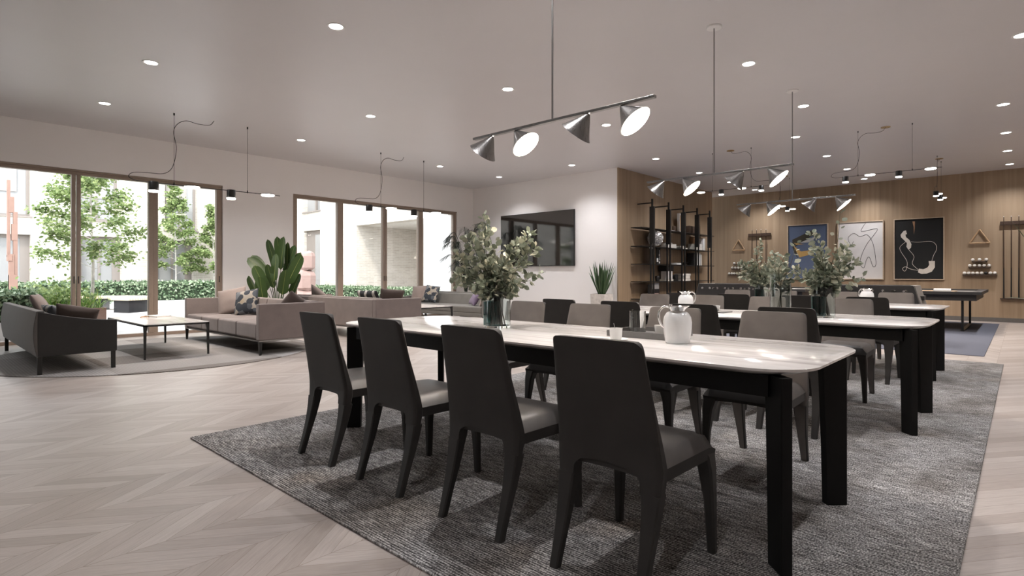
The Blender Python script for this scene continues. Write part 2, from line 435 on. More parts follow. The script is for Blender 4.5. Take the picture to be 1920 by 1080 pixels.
# ------------------------------------------------------------------ mesh helpers
class MB:
    """collects shapes and links them as ONE mesh object"""
    def __init__(self):
        self.v, self.f, self.mi = [], [], []
        self.cur = 0
    def add(self, verts, faces):
        o = len(self.v)
        self.v += [tuple(p) for p in verts]
        self.f += [tuple(i + o for i in f) for f in faces]
        self.mi += [self.cur] * len(faces)
        return self
    def box(self, x0, x1, y0, y1, z0, z1):
        self.add([(x0, y0, z0), (x1, y0, z0), (x1, y1, z0), (x0, y1, z0), (x0, y0, z1), (x1, y0, z1), (x1, y1, z1), (x0, y1, z1)],
                 [(3, 2, 1, 0), (4, 5, 6, 7), (0, 1, 5, 4), (1, 2, 6, 5), (2, 3, 7, 6), (3, 0, 4, 7)])
        return self
    def taper(self, a, b):
        """hexahedron between two 4-point rings"""
        self.add(list(a) + list(b), [(3, 2, 1, 0), (4, 5, 6, 7), (0, 1, 5, 4), (1, 2, 6, 5), (2, 3, 7, 6), (3, 0, 4, 7)])
        return self
    def loft(self, rings, cap=True, closed=True):
        n = len(rings[0])
        vs_, fs = [p for r in rings for p in r], []
        for i in range(len(rings) - 1):
            for j in range(n if closed else n - 1):
                k = (j + 1) % n
                fs.append((i * n + j, i * n + k, (i + 1) * n + k, (i + 1) * n + j))
        if cap:
            fs.append(tuple(reversed(range(n))))
            fs.append(tuple(range((len(rings) - 1) * n, len(rings) * n)))
        return self.add(vs_, fs)
    def cyl(self, p0, p1, r0, r1=None, seg=16, cap=True):
        r1 = r0 if r1 is None else r1
        p0, p1 = Vector(p0), Vector(p1)
        d = (p1 - p0).normalized()
        u = d.orthogonal().normalized()
        w = d.cross(u)
        rr = []
        for p, r in ((p0, r0), (p1, r1)):
            rr.append([p + u * (r * math.cos(2 * PI * i / seg)) + w * (r * math.sin(2 * PI * i / seg)) for i in range(seg)])
        return self.loft(rr, cap)
    def lathe(self, prof, seg=32, c=(0, 0, 0)):
        rr = [[(c[0] + r * math.cos(2 * PI * i / seg), c[1] + r * math.sin(2 * PI * i / seg), c[2] + z) for i in range(seg)] for r, z in prof]
        return self.loft(rr, True)
    def tube(self, pts, r, seg=6):
        pts = [Vector(p) for p in pts]
        rr = []
        u = None
        for i, p in enumerate(pts):
            d = (pts[min(i + 1, len(pts) - 1)] - pts[max(i - 1, 0)]).normalized()
            u = d.orthogonal().normalized() if u is None else (u - d * u.dot(d)).normalized()
            w = d.cross(u)
            q = r[i] if isinstance(r, (list, tuple)) else r
            rr.append([p + u * (q * math.cos(2 * PI * k / seg)) + w * (q * math.sin(2 * PI * k / seg)) for k in range(seg)])
        return self.loft(rr, True)
    def sphere(self, c, r, seg=16, rings=10, sc=(1, 1, 1)):
        rr = []
        for i in range(rings + 1):
            a = -PI / 2 + PI * i / rings
            q = max(1e-4, math.cos(a))
            rr.append([(c[0] + r * sc[0] * q * math.cos(2 * PI * k / seg), c[1] + r * sc[1] * q * math.sin(2 * PI * k / seg), c[2] + r * sc[2] * math.sin(a)) for k in range(seg)])
        return self.loft(rr, True)
    def build(self, name, mat, parent=None, smooth=False, bevel=0.0, bseg=2, subsurf=0, loc=None, rotz=None):
        me = bpy.data.meshes.new(name)
        me.from_pydata(self.v, [], self.f)
        for m_ in (mat if isinstance(mat, (list, tuple)) else [mat]):
            me.materials.append(MT[m_] if isinstance(m_, str) else m_)
        me.polygons.foreach_set('material_index', self.mi)
        me.validate()
        if bevel or subsurf == 0:
            bm = bmesh.new()
            bm.from_mesh(me)
            bmesh.ops.recalc_face_normals(bm, faces=bm.faces)
            bm.to_mesh(me)
            bm.free()
        if smooth or bevel:
            me.polygons.foreach_set('use_smooth', [True] * len(me.polygons))
            if not subsurf:
                me.set_sharp_from_angle(angle=math.radians(38))
        o = bpy.data.objects.new(name, me)
        COL.objects.link(o)
        if parent is not None:
            o.parent = parent
        if loc is not None:
            o.location = loc
        if rotz is not None:
            o.rotation_euler = (0, 0, rotz)
        if bevel:
            b = o.modifiers.new('bevel', 'BEVEL')
            b.width, b.segments, b.limit_method, b.angle_limit = bevel, bseg, 'ANGLE', math.radians(32)
            w = o.modifiers.new('wn', 'WEIGHTED_NORMAL')
            w.keep_sharp = False
        if subsurf:
            s = o.modifiers.new('sub', 'SUBSURF')
            s.levels = s.render_levels = subsurf
        return o

def thing(name, label, cat, loc=(0, 0, 0), rotz=0.0, group=None):
    o = bpy.data.objects.new(name, None)
    o.empty_display_size = 0.1
    COL.objects.link(o)
    o.location = loc
    o.rotation_euler = (0, 0, rotz)
    return tag(o, label, cat, group)

def tag(o, label, cat, group=None, kind=None):
    o['label'] = label
    o['category'] = cat
    if group:
        o['group'] = group
    if kind:
        o['kind'] = kind
    return o

def struct(o):
    o['kind'] = 'structure'
    return o

def dup(root, loc, rotz, label, group=None):
    def cp(o, parent):
        c = o.copy()
        COL.objects.link(c)
        if parent is not None:
            c.parent = parent
        for ch in kids.get(o.name, ()):
            cp(ch, c)
        return c
    kids = {}
    for o in bpy.data.objects:
        if o.parent is not None:
            kids.setdefault(o.parent.name, []).append(o)
    r = cp(root, None)
    r.location = loc
    r.rotation_euler = (0, 0, rotz)
    r['label'] = label
    if group:
        r['group'] = group
    return r

def rrect(a, b, r, n=8, bow=0.0):
    """rounded rectangle outline, half sizes a,b"""
    pts = []
    for cx, cy_, a0 in ((a - r, b - r, 0), (-(a - r), b - r, PI / 2), (-(a - r), -(b - r), PI), (a - r, -(b - r), 1.5 * PI)):
        for i in range(n + 1):
            t = a0 + PI / 2 * i / n
            pts.append((cx + r * math.cos(t), cy_ + r * math.sin(t)))
    return pts

def spline(pts, n=8):
    P_ = [Vector(p) for p in pts]
    P_ = [P_[0] * 2 - P_[1]] + P_ + [P_[-1] * 2 - P_[-2]]
    out = []
    for i in range(1, len(P_) - 2):
        for k in range(n):
            t = k / n
            a, b, c, d = P_[i - 1:i + 3]
            out.append(0.5 * ((2 * b) + (c - a) * t + (2 * a - 5 * b + 4 * c - d) * t * t + (3 * b - a - 3 * c + d) * t ** 3))
    out.append(P_[-2])
    return out

def holes_wall(mb, u0, u1, z0, z1, holes, mapf):
    """mapf(ua, ub, za, zb) adds one block; holes are (u0,u1,z0,z1)"""
    us = sorted({u0, u1, *[min(max(h[i], u0), u1) for h in holes for i in (0, 1)]})
    zs = sorted({z0, z1, *[min(max(h[i], z0), z1) for h in holes for i in (2, 3)]})
    for ua, ub in zip(us, us[1:]):
        run = None
        for za, zb in zip(zs, zs[1:]):
            um, zm = (ua + ub) / 2, (za + zb) / 2
            if any(h[0] < um < h[1] and h[2] < zm < h[3] for h in holes):
                if run:
                    mapf(ua, ub, *run)
                run = None
            else:
                run = (run[0], zb) if run else (za, zb)
        if run:
            mapf(ua, ub, *run)

def pillow(name, label, mat, c, size, normal, up=(0, 0, 1), thick=0.14, group=None, roll=0.0):
    """square scatter cushion; c centre, normal the direction its face looks"""
    n = Vector(normal).normalized()
    u = Vector(up)
    u = (u - n * u.dot(n)).normalized()
    s = u.cross(n)
    R = Matrix((s, u, n)).transposed() @ Matrix.Rotation(roll, 3, 'Z')
    N = 14
    mb = MB()
    hw, hh = size[0] / 2, size[1] / 2
    seed = rnd.random() * 50
    def pt(i, j, sd):
        a, b = -1 + 2 * i / N, -1 + 2 * j / N
        k = max(0.0, (1 - a * a) * (1 - b * b))
        pinch = 1 - 0.07 * (1 - b * b) * abs(a) ** 3
        pinch2 = 1 - 0.07 * (1 - a * a) * abs(b) ** 3
        w = mnoise.noise(Vector((a * 1.7 + seed, b * 1.7, sd))) * 0.16
        return (a * hw * pinch, b * hh * pinch2, sd * thick / 2 * (k ** 0.42) * (1 + w))
    idx = {}
    vs_, fs = [], []
    for sd in (1, -1):
        for i in range(N + 1):
            for j in range(N + 1):
                edge = i in (0, N) or j in (0, N)
                key = (i, j, 0 if edge else sd)
                if key not in idx:
                    idx[key] = len(vs_)
                    vs_.append(pt(i, j, sd))
        for i in range(N):
            for j in range(N):
                g = lambda a, b: idx[(a, b, 0 if (a in (0, N) or b in (0, N)) else sd)]
                q = (g(i, j), g(i + 1, j), g(i + 1, j + 1), g(i, j + 1))
                fs.append(q if sd > 0 else q[::-1])
    mb.add(vs_, fs)
    o = mb.build(name, mat, smooth=True, subsurf=1)
    o.location = c
    o.rotation_euler = R.to_euler()
    return tag(o, label, 'cushion', group)

def leaf_card(mb, base, d, nrm, L, W, fold=0.15):
    """one small leaf: pointed oval of 6 points, folded along its rib"""
    d = Vector(d).normalized()
    n = Vector(nrm)
    n = (n - d * n.dot(d))
    n = n.normalized() if n.length > 1e-4 else d.orthogonal().normalized()
    s = d.cross(n)
    b = Vector(base)
    f = n * (fold * W)
    mb.add([b, b + d * (L * .35) + s * (W * .5) + f, b + d * (L * .75) + s * (W * .38) + f, b + d * L, b + d * (L * .75) - s * (W * .38) + f, b + d * (L * .35) - s * (W * .5) + f],
           [(0, 1, 2, 3), (0, 3, 4, 5)])

def rdir(zmin=-1.0, zmax=1.0):
    z = rnd.uniform(zmin, zmax)
    a = rnd.uniform(0, 2 * PI)
    q = math.sqrt(max(0, 1 - z * z))
    return Vector((q * math.cos(a), q * math.sin(a), z))

def blade(mb, base, d, L, W, droop=0.0, n=8, shape=None, fold=0.2, side=None):
    """long strap or paddle leaf; d start direction, droop bends it down"""
    d = Vector(d).normalized()
    p = Vector(base)
    s = Vector(side) if side is not None else d.cross(Vector((0, 0, 1)))
    s = s.normalized() if s.length > 1e-3 else Vector((1, 0, 0))
    L_, Rr, M_ = [], [], []
    for i in range(n + 1):
        t = i / n
        w = W * 0.5 * (shape(t) if shape else math.sin(PI * (0.08 + 0.92 * t)) ** 0.6 if t < 1 else 0.0)
        nn = s.cross(d)
        M_.append(p.copy())
        L_.append(p + s * w + nn * (fold * w))
        Rr.append(p - s * w + nn * (fold * w))
        d = (d + Vector((0, 0, -droop / n))).normalized()
        s = (s - d * s.dot(d)).normalized()
        p = p + d * (L / n)
    vs_ = [q for tri in zip(L_, M_, Rr) for q in tri]
    fs = []
    for i in range(n):
        a = i * 3
        fs += [(a, a + 1, a + 4, a + 3), (a + 1, a + 2, a + 5, a + 4)]
    mb.add(vs_, fs)
    return M_

# ------------------------------------------------------------------ room shell
H = 3.57
YW, XT, YS, XS, XB = 11.66, 11.06, 6.86, 16.30, 17.38     # window wall, television wall, oak return wall and its end, back wall
X0, Y0 = -8.4, -3.6
struct(MB().box(X0 - .2, XB + .2, Y0 - .2, YW + .38, -0.2, 0.0).build('floor', 'floor'))
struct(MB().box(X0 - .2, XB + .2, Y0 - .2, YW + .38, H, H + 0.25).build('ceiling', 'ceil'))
WIN = [(-6.6, -1.98, [-5.42, -4.29, -3.16]), (-0.36, 4.26, [0.82, 1.95, 3.08]), (5.70, 10.45, [6.865, 8.083, 9.22])]
ZT = 2.87
mb = MB()
holes_wall(mb, X0 - .2, XT + .3, 0, H, [(a, b, -1, ZT) for a, b, _ in WIN], lambda ua, ub, za, zb: mb.box(ua, ub, YW, YW + .38, za, zb))
struct(mb.build('wall_north', 'paint'))
struct(MB().box(XT, XT + 0.3, YS, YW, 0, H).build('wall_east', 'paint'))
struct(MB().box(XT + 0.001, XS, YS - 0.03, YS + 0.001, 0.0, H).build('wall_oak_return', 'oak'))
struct(MB().box(XT + .3, XS - .004, YS + 0.001, YS + 0.3, 0, H).build('wall_partition', 'paint'))
struct(MB().box(XB, XB + 0.2, Y0 - .2, YW + .38, 0, H).build('wall_oak_back', 'oak'))
struct(MB().box(X0 - .2, X0, Y0 - .2, YW, 0, H).build('wall_west', 'paint'))
struct(MB().box(X0, XB, Y0 - .2, Y0, 0, H).build('wall_south', 'paint'))
struct(MB().box(XB - 0.018, XB, Y0, YW, 0.0, 0.10).build('baseboard_back', 'base'))
struct(MB().box(XT + .02, XS, YS - .045, YS - .03, 0.0, 0.10).build('baseboard_return', 'base'))

def window(n, x0, x1, posts):
    root = bpy.data.objects.new('window_%d' % n, None)
    COL.objects.link(root)
    root.location = (0, 0, 0)
    struct(root)
    ya, yb = 11.70, 11.80
    f = MB()
    f.box(x0, x1, ya, yb, ZT - .085, ZT - .002).box(x0, x1, ya, yb, 0.0, .055)
    f.box(x0, x0 + .11, ya, yb, .055, ZT - .085).box(x1 - .10, x1, ya, yb, .055, ZT - .085)
    f.box(x0, x1, ya - .03, ya, ZT - .032, ZT - .002)
    f.build('frame', 'frame', root, bevel=.004)
    bars = [x0 + .11] + posts + [x1 - .10]
    for i, px in enumerate(posts):
        if i == 1:      # two meeting stiles with a hair gap
            for a, b in ((px - .062, px - .008), (px + .008, px + .062)):
                MB().box(a, b, ya - .012, yb - .02, .055, ZT - .085).build('stile', 'frame', root, bevel=.003)
            for a in (px - .03, px + .03):
                MB().box(a - .008, a + .008, ya - .016, ya - .011, 0.96, 1.08).build('pull_slot', 'blackmetal', root)
        else:
            g = MB().box(px - .075, px - .002, ya - .006, yb, .055, ZT - .085)
            g.box(px + .002, px + .075, ya + .012, yb, .055, ZT - .085)
            g.build('post', 'frame', root, bevel=.003)
    MB().box(x1 - .06, x1 - .044, ya - .004, ya + .001, .96, 1.08).build('pull_slot', 'blackmetal', root)
    for a, b in zip(bars, bars[1:]):
        MB().box(a + .02, b - .02, ya + .045, ya + .052, .05, ZT - .08).build('pane', 'pane', root)
    return root
for i, (a, b, p_) in enumerate(WIN):
    window((3, 1, 2)[i], a, b, p_)

# ------------------------------------------------------------------ recessed downlights
def make_downlight():
    r = thing('recessed_downlight', '', 'ceiling light', (0, 0, H))
    MB().lathe([(.066, 0.0), (.072, -.004), (.088, -.004), (.09, 0.0), (.066, 0.0)], 28).build('trim_ring', 'matwhite', r, smooth=True)
    MB().lathe([(.0005, -.001), (.066, -.001), (.066, .0), (.0005, 0.0)], 24).build('diffuser', 'down', r)
    d = bpy.data.lights.new('downlight_beam', 'SPOT')
    d.energy, d.spot_size, d.spot_blend, d.shadow_soft_size, d.color = DOWN_W, math.radians(128), 1.0, 0.03, (1.0, 0.978, 0.995)
    l = bpy.data.objects.new('downlight_beam', d)
    COL.objects.link(l)
    l.parent = r
    l.location = (0, 0, -.012)
    return r
ORD = ['first', 'second', 'third', 'fourth', 'fifth', 'sixth', 'seventh', 'eighth', 'ninth']
DL = {'row along the window wall': [(1.95, 9.73), (4.91, 9.73), (8.22, 9.75), (10.12, 9.71)],
      'row over the lounge rug': [(1.94, 7.47), (4.90, 7.47), (7.50, 7.47), (10.13, 7.46)],
      'row between sofas and tables': [(2.90, 5.03), (5.42, 5.04), (7.81, 5.05), (10.79, 5.74), (12.96, 5.75), (14.81, 5.72), (16.63, 5.71)],
      'row over tables and blue rug': [(2.26, 2.36), (4.46, 2.36), (6.67, 2.36), (8.88, 2.36), (10.77, 2.99), (12.92, 2.99), (14.83, 3.01), (16.63, 2.99)],  # first two are unseen, added to light the foreground and table tops
      'row beside the cue racks': [(-1.4, .20), (3.4, -.02), (5.6, -.02), (7.78, 0.0), (10.75, .205), (12.91, .21), (14.82, .22), (16.63, .21)]}  # second and third are unseen lamps added to light the foreground
dl0 = None
for row, pts in DL.items():
    for i, (x, y) in enumerate(reversed(pts)):
        lab = 'round ceiling downlight, %s from the %s wall in the %s' % (ORD[i], 'oak' if len(pts) > 4 else 'screen', row)
        if dl0 is None:
            dl0 = make_downlight()
            dl0.location = (x, y, H)
            dl0['label'], dl0['group'] = lab, 'recessed downlights'
        else:
            dup(dl0, (x, y, H), 0, lab, 'recessed downlights')

# the ceiling spot behind the viewer burns brighter than the rest
for o in list(bpy.data.objects):
    if o.type == 'LIGHT' and o.parent and abs(o.parent.location.x + 1.4) < .01:
        o.data = o.data.copy()
        o.data.energy = DOWN_W * 1.7
        o.data.shadow_soft_size = .02

# ------------------------------------------------------------------ rugs
rg = MB().box(1.30, 9.10, 0.17, 4.13, 0.0, 0.012).build('dining_rug', 'rug', bevel=.006)
tag(rg, 'large grey woven rug under the three marble dining tables', 'rug')
rg = MB().lathe([(.0005, 0.0), (2.0, 0.0), (2.005, .006), (2.0, .011), (.0005, .011)], 96).build('round_lounge_rug', 'patch', loc=(2.50, 9.10, 0))
tag(rg, 'round grey patchwork rug under the sofa group with the charcoal sofa', 'rug')
rg = MB().box(9.84, 16.6, 0.38, 6.3, 0.0, 0.010).build('games_rug', 'slate', bevel=.004)
tag(rg, 'slate blue rug under the football and pool tables', 'rug')

# ------------------------------------------------------------------ dining chairs
def make_chair():
    t = thing('dining_chair', '', 'chair')
    def rear(z):                       # rear face of the shell: splayed foot, forward hip, leaning back
        if z < .43:
            return -.285 + .085 * math.sin(PI / 2 * z / .43)
        return -.20 - .088 * ((z - .43) / .45) ** 1.15
    def half(z):
        if z < .42:
            return .197 + .024 * (z / .42) ** 1.5
        return .221 - .036 * ((z - .42) / .46)
    def thk(z):
        return .032 + .024 * max(0.0, 1 - abs(z - .40) / .28)
    # backrest: columns across, from the leg arch up to the rounded top
    NY, NZ, ZJ, ZTOP = 16, 12, .34, .866
    def zb(s):
        q = abs(s)
        e = .655
        return ZJ if q >= e else ZJ + .075 * (1 - (q / e) ** 3.2) ** (1 / 3.2)
    def zt(s):
        q = abs(s)
        e = .84
        return ZTOP if q < e else ZTOP - .032 * (1 - math.sqrt(max(0, 1 - ((q - e) / (1 - e)) ** 2)))
    ss = [-1, -.985, -.94, -.88, -.76, -.655, -.64, -.60, -.5, -.3, 0]
    ss = ss + [-q for q in reversed(ss[:-1])]
    m = MB()
    front, back = [], []
    for s in ss:
        a, b = zb(s), zt(s)
        for k in range(NZ + 1):
            z = a + (b - a) * k / NZ
            y = s * half(z)
            e = .012 * max(0, (abs(s) - .9) / .1) ** 2
            back.append((rear(z) + e, y, z))
            front.append((rear(z) + thk(z) - e, y, z))
    n, r = len(ss), NZ + 1
    inner = set()
    vs_ = back + front
    o = n * r
    fs = []
    for i in range(n - 1):
        for k in range(NZ):
            a = i * r + k
            fs.append((a, a + 1, a + r + 1, a + r))
            inner.add(len(fs))
            fs.append((o + a, o + a + r, o + a + r + 1, o + a + 1))
        fs.append((i * r, (i + 1) * r, o + (i + 1) * r, o + i * r))
        fs.append((i * r + NZ, o + i * r + NZ, o + (i + 1) * r + NZ, (i + 1) * r + NZ))
    for k in range(NZ):
        fs.append((k, o + k, o + k + 1, k + 1))
        a = (n - 1) * r + k
        fs.append((a, a + 1, o + a + 1, o + a))
    m.add(vs_, fs)
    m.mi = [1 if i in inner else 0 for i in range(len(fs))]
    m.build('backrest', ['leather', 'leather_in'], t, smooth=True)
    for sy in (-1, 1):
        rr = []
        for k in range(9):
            z = ZJ * k / 8
            w, th = half(z), thk(z) + .004
            y0 = .655 * half(ZJ) + (.160 - .655 * half(ZJ)) * (1 - k / 8) ** .7
            x0 = rear(z)
            c = .006
            ring = [(x0, sy * (y0 + c)), (x0, sy * (w - c)), (x0 + c, sy * w), (x0 + th - c, sy * w), (x0 + th, sy * (w - c)), (x0 + th, sy * (y0 + c)), (x0 + th - c, sy * y0), (x0 + c, sy * y0)]
            rr.append([(x, y, z) for x, y in ring])
        m = MB().loft(rr)
        for i in range(8):
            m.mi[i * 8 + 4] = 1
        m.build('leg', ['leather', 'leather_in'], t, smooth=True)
        rr = []
        for z, x1, w0, w1, yo in ((0, .252, .034, .032, .226), (.2, .250, .042, .042, .226), (.33, .248, .056, .058, .225), (.385, .244, .068, .072, .221), (.41, .236, .074, .078, .214)):
            c = .008
            ring = [(x1 - w0 + c, yo), (x1 - c, yo), (x1, yo - c), (x1, yo - w1 + c), (x1 - c, yo - w1), (x1 - w0 + c, yo - w1), (x1 - w0, yo - w1 + c), (x1 - w0, yo - c)]
            rr.append([(x, sy * y, z) for x, y in ring])
        MB().loft(rr).build('leg', 'leather_leg', t, smooth=True)
    # seat: crowned pad with a soft front roll
    m = MB()
    NX, NYs = 14, 14
    top, bot = [], []
    for i in range(NX + 1):
        u = i / NX
        x = -.185 + .429 * u
        for j in range(NYs + 1):
            v = -1 + 2 * j / NYs
            hw = .210 + .011 * u
            y = v * hw
            edge = max(abs(v), max(0, (u - .5) * 2))
            q = max(0.0, (edge - .72) / .28)
            fx = max(0, (u - .86) / .14)
            z = .474 - .052 * q ** 2.2 - .016 * fx ** 2 + .010 * (1 - v * v) * math.sin(PI * min(1, u * 1.1))
            top.append((x - .0 * fx, y, z))
            bot.append((x - .006 * fx, y * .985, .376 + .014 * (1 - v * v)))
    r = NYs + 1
    o = len(top)
    fs = []
    for i in range(NX):
        for j in range(NYs):
            a = i * r + j
            fs.append((a, a + r, a + r + 1, a + 1))
            fs.append((o + a, o + a + 1, o + a + r + 1, o + a + r))
        fs.append((i * r, o + i * r, o + (i + 1) * r, (i + 1) * r))
        a = i * r + NYs
        fs.append((a, a + r, o + a + r, o + a))
    for j in range(NYs):
        fs.append((j, j + 1, o + j + 1, o + j))
        a = NX * r + j
        fs.append((a, o + a, o + a + 1, a + 1))
    m.add(top + bot, fs)
    allv = top + bot
    for i, f in enumerate(fs):
        a, b, c = (Vector(allv[k]) for k in f[:3])
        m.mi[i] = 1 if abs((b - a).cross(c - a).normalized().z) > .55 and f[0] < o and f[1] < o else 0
    m.build('seat', ['leather', 'leather_seat_shaded'], t, smooth=True)
    return t
chair0 = make_chair()
TX = [2.592, 5.065, 7.585]
TY = [2.10, 2.01, 2.14]
TN = ['front table', 'middle table', 'back table']
CX = [2.612, 5.065, 7.585]
CY = {(0, -1): [1.11, 1.755, 2.435, 3.08], (0, 1): [1.12, 1.76, 2.46, 3.09], (1, -1): [1.20, 1.87, 2.52, 3.17], (1, 1): [1.20, 1.93, 2.58, 3.22],
      (2, -1): [1.17, 1.79, 2.52, 3.18], (2, 1): [1.19, 1.79, 2.54, 3.19]}
used = False
for (ti, sd), ys in CY.items():
    for i, y in enumerate(ys):
        lab = 'dark leather dining chair, %s from the sofas, %s side of the %s' % (ORD[3 - i], 'oak wall' if sd > 0 else 'open floor', TN[ti])
        loc = (CX[ti] + sd * .700, y, .012)
        rz = 0 if sd < 0 else PI
        if not used:
            chair0.location, chair0.rotation_euler, chair0['label'], chair0['group'], used = loc, (0, 0, rz), lab, 'dining chairs', True
        else:
            dup(chair0, loc, rz, lab, 'dining chairs')

# ------------------------------------------------------------------ dining tables
A_, B_ = 0.50, 1.57
def make_table():
    t = thing('dining_table', '', 'table')
    rr = []
    for z, ins in ((.716, .055), (.732, .008), (.736, .001), (.745, .0), (.747, .003)):
        rr.append([(x + .03, y + .03, z) for x, y in rrect(A_ - ins, B_ - ins, .21 - ins * .6, 10)])
    MB().loft(rr).build('tabletop', 'marble', t, smooth=True)
    a, b = .415, 1.40
    m = MB()
    m.box(-a, -a + .03, -b, b, .635, .716).box(a - .03, a, -b, b, .635, .716).box(-a + .03, a - .03, -.9, -.87, .66, .716).box(-a + .03, a - .03, .87, .9, .66, .716)
    m.build('apron', 'black', t)
    for sx in (-1, 1):
        for sy in (-1, 1):
            d = Vector((sx, sy, 0)).normalized()
            s = Vector((-d.y, d.x, 0)) * .022
            tip = Vector((sx * .440, sy * 1.475, 0))
            rings = []
            for z, ln in ((0.0, .097), (.30, .104), (.60, .116), (.716, .122)):
                e = tip - d * ln
                zz = Vector((0, 0, z))
                c = d * .004
                rings.append([tip + s * .8 + zz, tip - s * .8 + zz, tip - s - d * .006 + zz, e - s + zz, e + s + zz, tip + s - d * .006 + zz])
            MB().loft(rings).build('leg', 'black', t)
    return t
tab0 = make_table()
TL = ['white marble dining table holding the cup and saucer, tallest eucalyptus vase and jug', 'white marble dining table in the middle, with two vases and a bowl', 'white marble dining table beside the football tables']
for i in range(3):
    if i == 0:
        tab0.location, tab0['label'], tab0['group'] = (TX[0], TY[0], .010), TL[0], 'marble dining tables'
    else:
        dup(tab0, (TX[i], TY[i], .010), 0, TL[i], 'marble dining tables')
ZTAB = .757

# ------------------------------------------------------------------ table ware
def make_jug():
    t = thing('insulated_jug', '', 'jug')
    MB().lathe([(.0005, 0), (.055, 0), (.060, .006), (.064, .03), (.070, .075), (.071, .105), (.066, .132), (.054, .152), (.044, .158), (.0005, .158)], 36).build('body', 'jug', t, smooth=True)
    rr = []
    for r, z, lip in ((.042, .156, 0), (.038, .163, 0), (.041, .172, .0), (.050, .181, .006), (.054, .185, .012), (.050, .186, .010), (.036, .176, 0), (.030, .170, 0)):
        rr.append([((r + lip * max(0, math.cos(a)) ** 6) * math.cos(a), r * math.sin(a), z + lip * .3 * max(0, math.cos(a)) ** 4) for a in [2 * PI * k / 32 for k in range(32)]])
    MB().loft(rr).build('collar', 'chrome', t, smooth=True)
    MB().tube(spline([(-.042, 0, .180), (-.066, 0, .184), (-.090, 0, .162), (-.094, 0, .125), (-.082, 0, .092), (-.066, 0, .078)], 6), .0055, 10).build('handle', 'chrome', t, smooth=True)
    MB().cyl((-.034, 0, .184), (-.034, 0, .196), .006, .008, 12).build('lid_button', 'chrome', t, smooth=True)
    return t
jug0 = make_jug()
# spout direction +X local; handle shows on the left of the picture -> turn so the handle points along -right of view
VR = math.atan2(-0.737, 0.676)
jug0.location, jug0.rotation_euler, jug0['label'], jug0['group'] = (2.65, 1.29, ZTAB), (0, 0, VR), 'white enamel jug with chrome collar beside the grey tray, front table', 'enamel jugs'
dup(jug0, (5.02, 2.36, ZTAB), VR + PI, 'white enamel jug on the middle table, near the white bowl', 'enamel jugs')
dup(jug0, (7.55, 1.33, ZTAB), VR, 'white enamel jug standing on the back table by the football tables', 'enamel jugs')

t = thing('coffee_cup', 'white coffee cup with a spoon in it, on a saucer', 'cup', (2.52, 1.57, ZTAB + .006))
MB().lathe([(.0005, .001), (.026, .001), (.031, .012), (.034, .055), (.0355, .060), (.0335, .060), (.031, .05), (.027, .014), (.0005, .008)], 28).build('bowl', 'white', t, smooth=True)
MB().tube(spline([(.024, .020, .05), (.036, .030, .048), (.038, .032, .030), (.024, .021, .022)], 5), .0035, 8).build('handle', 'white', t, smooth=True)
sp = thing('teaspoon', 'small chrome teaspoon standing in the white coffee cup', 'spoon', (2.52, 1.57, ZTAB + .016))
MB().tube([(.006, -.004, .0), (.012, .012, .04), (.020, .026, .072)], .0016, 6).build('shaft', 'chrome', sp)
MB().sphere((.005, -.005, .0), .008, 10, 6, (1, .7, .4)).build('scoop', 'chrome', sp, smooth=True)
s_ = MB().lathe([(.0005, 0), (.036, 0), (.062, .009), (.064, .011), (.060, .011), (.034, .005), (.0005, .005)], 32).build('saucer', 'white', smooth=True, loc=(2.52, 1.57, ZTAB))
tag(s_, 'white saucer under the coffee cup on the front table', 'saucer')

t = thing('serving_tray', 'grey rectangular tray with raised edges beside the white jug', 'tray', (2.86, 1.56, ZTAB))
MB().box(-.16, .16, -.17, .17, 0.0, .008).build('base', 'tray', t)
for x0, x1, y0, y1 in ((-.168, -.16, -.178, .178), (.16, .168, -.178, .178), (-.16, .16, -.178, -.17), (-.16, .16, .17, .178)):
    MB().box(x0, x1, y0, y1, 0.0, .034).build('rim', 'tray', t)
b_ = MB().lathe([(.0005, 0.0), (.024, 0.0), (.030, .008), (.036, .058), (.034, .058), (.028, .010), (.0005, .006)], 28).build('white_cup', 'white', smooth=True, loc=(2.82, 1.47, ZTAB + .009))
tag(b_, 'white cup without handle standing on the grey tray', 'cup')
g_ = MB().lathe([(.0005, 0.0), (.046, 0.0), (.047, .005), (.047, .125), (.0455, .125), (.0455, .006), (.0005, .006)], 32).build('glass_tumbler', 'clear', smooth=True, loc=(2.90, 1.66, ZTAB + .009))
tag(g_, 'tall clear glass tumbler standing on the grey tray', 'glass')
m = MB()
m.tube([(0, 0, 0), (.004, .01, .07), (.006, .016, .125)], .0012, 5)
tw = thing('leaf_sprig', 'thin dark sprig standing in the clear glass tumbler', 'sprig', (2.89, 1.68, ZTAB + .018))
m.build('stem', 'stemw', tw)
m = MB()
for k in range(6):
    leaf_card(m, (.004, .01, .06 + .012 * k), rdir(0, .6), (0, 0, 1), .022, .010)
m.build('foliage', 'palm', tw)
b_ = MB().lathe([(.0005, 0.0), (.030, 0.0), (.038, .010), (.044, .046), (.042, .046), (.035, .012), (.0005, .008)], 28).build('white_bowl', 'white', smooth=True, loc=(5.13, 2.12, ZTAB + .013))
tag(b_, 'small white bowl on the grey slate plate, middle table', 'bowl')
b_ = MB().box(-.11, .11, -.10, .10, 0.0, .012).build('slate_plate', 'greystone', bevel=.003, loc=(5.08, 2.08, ZTAB))
tag(b_, 'square grey slate plate under the small white bowl', 'plate')
b_ = MB().lathe([(.0005, 0.0), (.030, 0.0), (.034, .010), (.040, .060), (.038, .060), (.032, .012), (.0005, .008)], 28).build('white_cup', 'white', smooth=True, loc=(7.45, 1.74, ZTAB))
tag(b_, 'white cup standing on the back table by the football tables', 'cup')

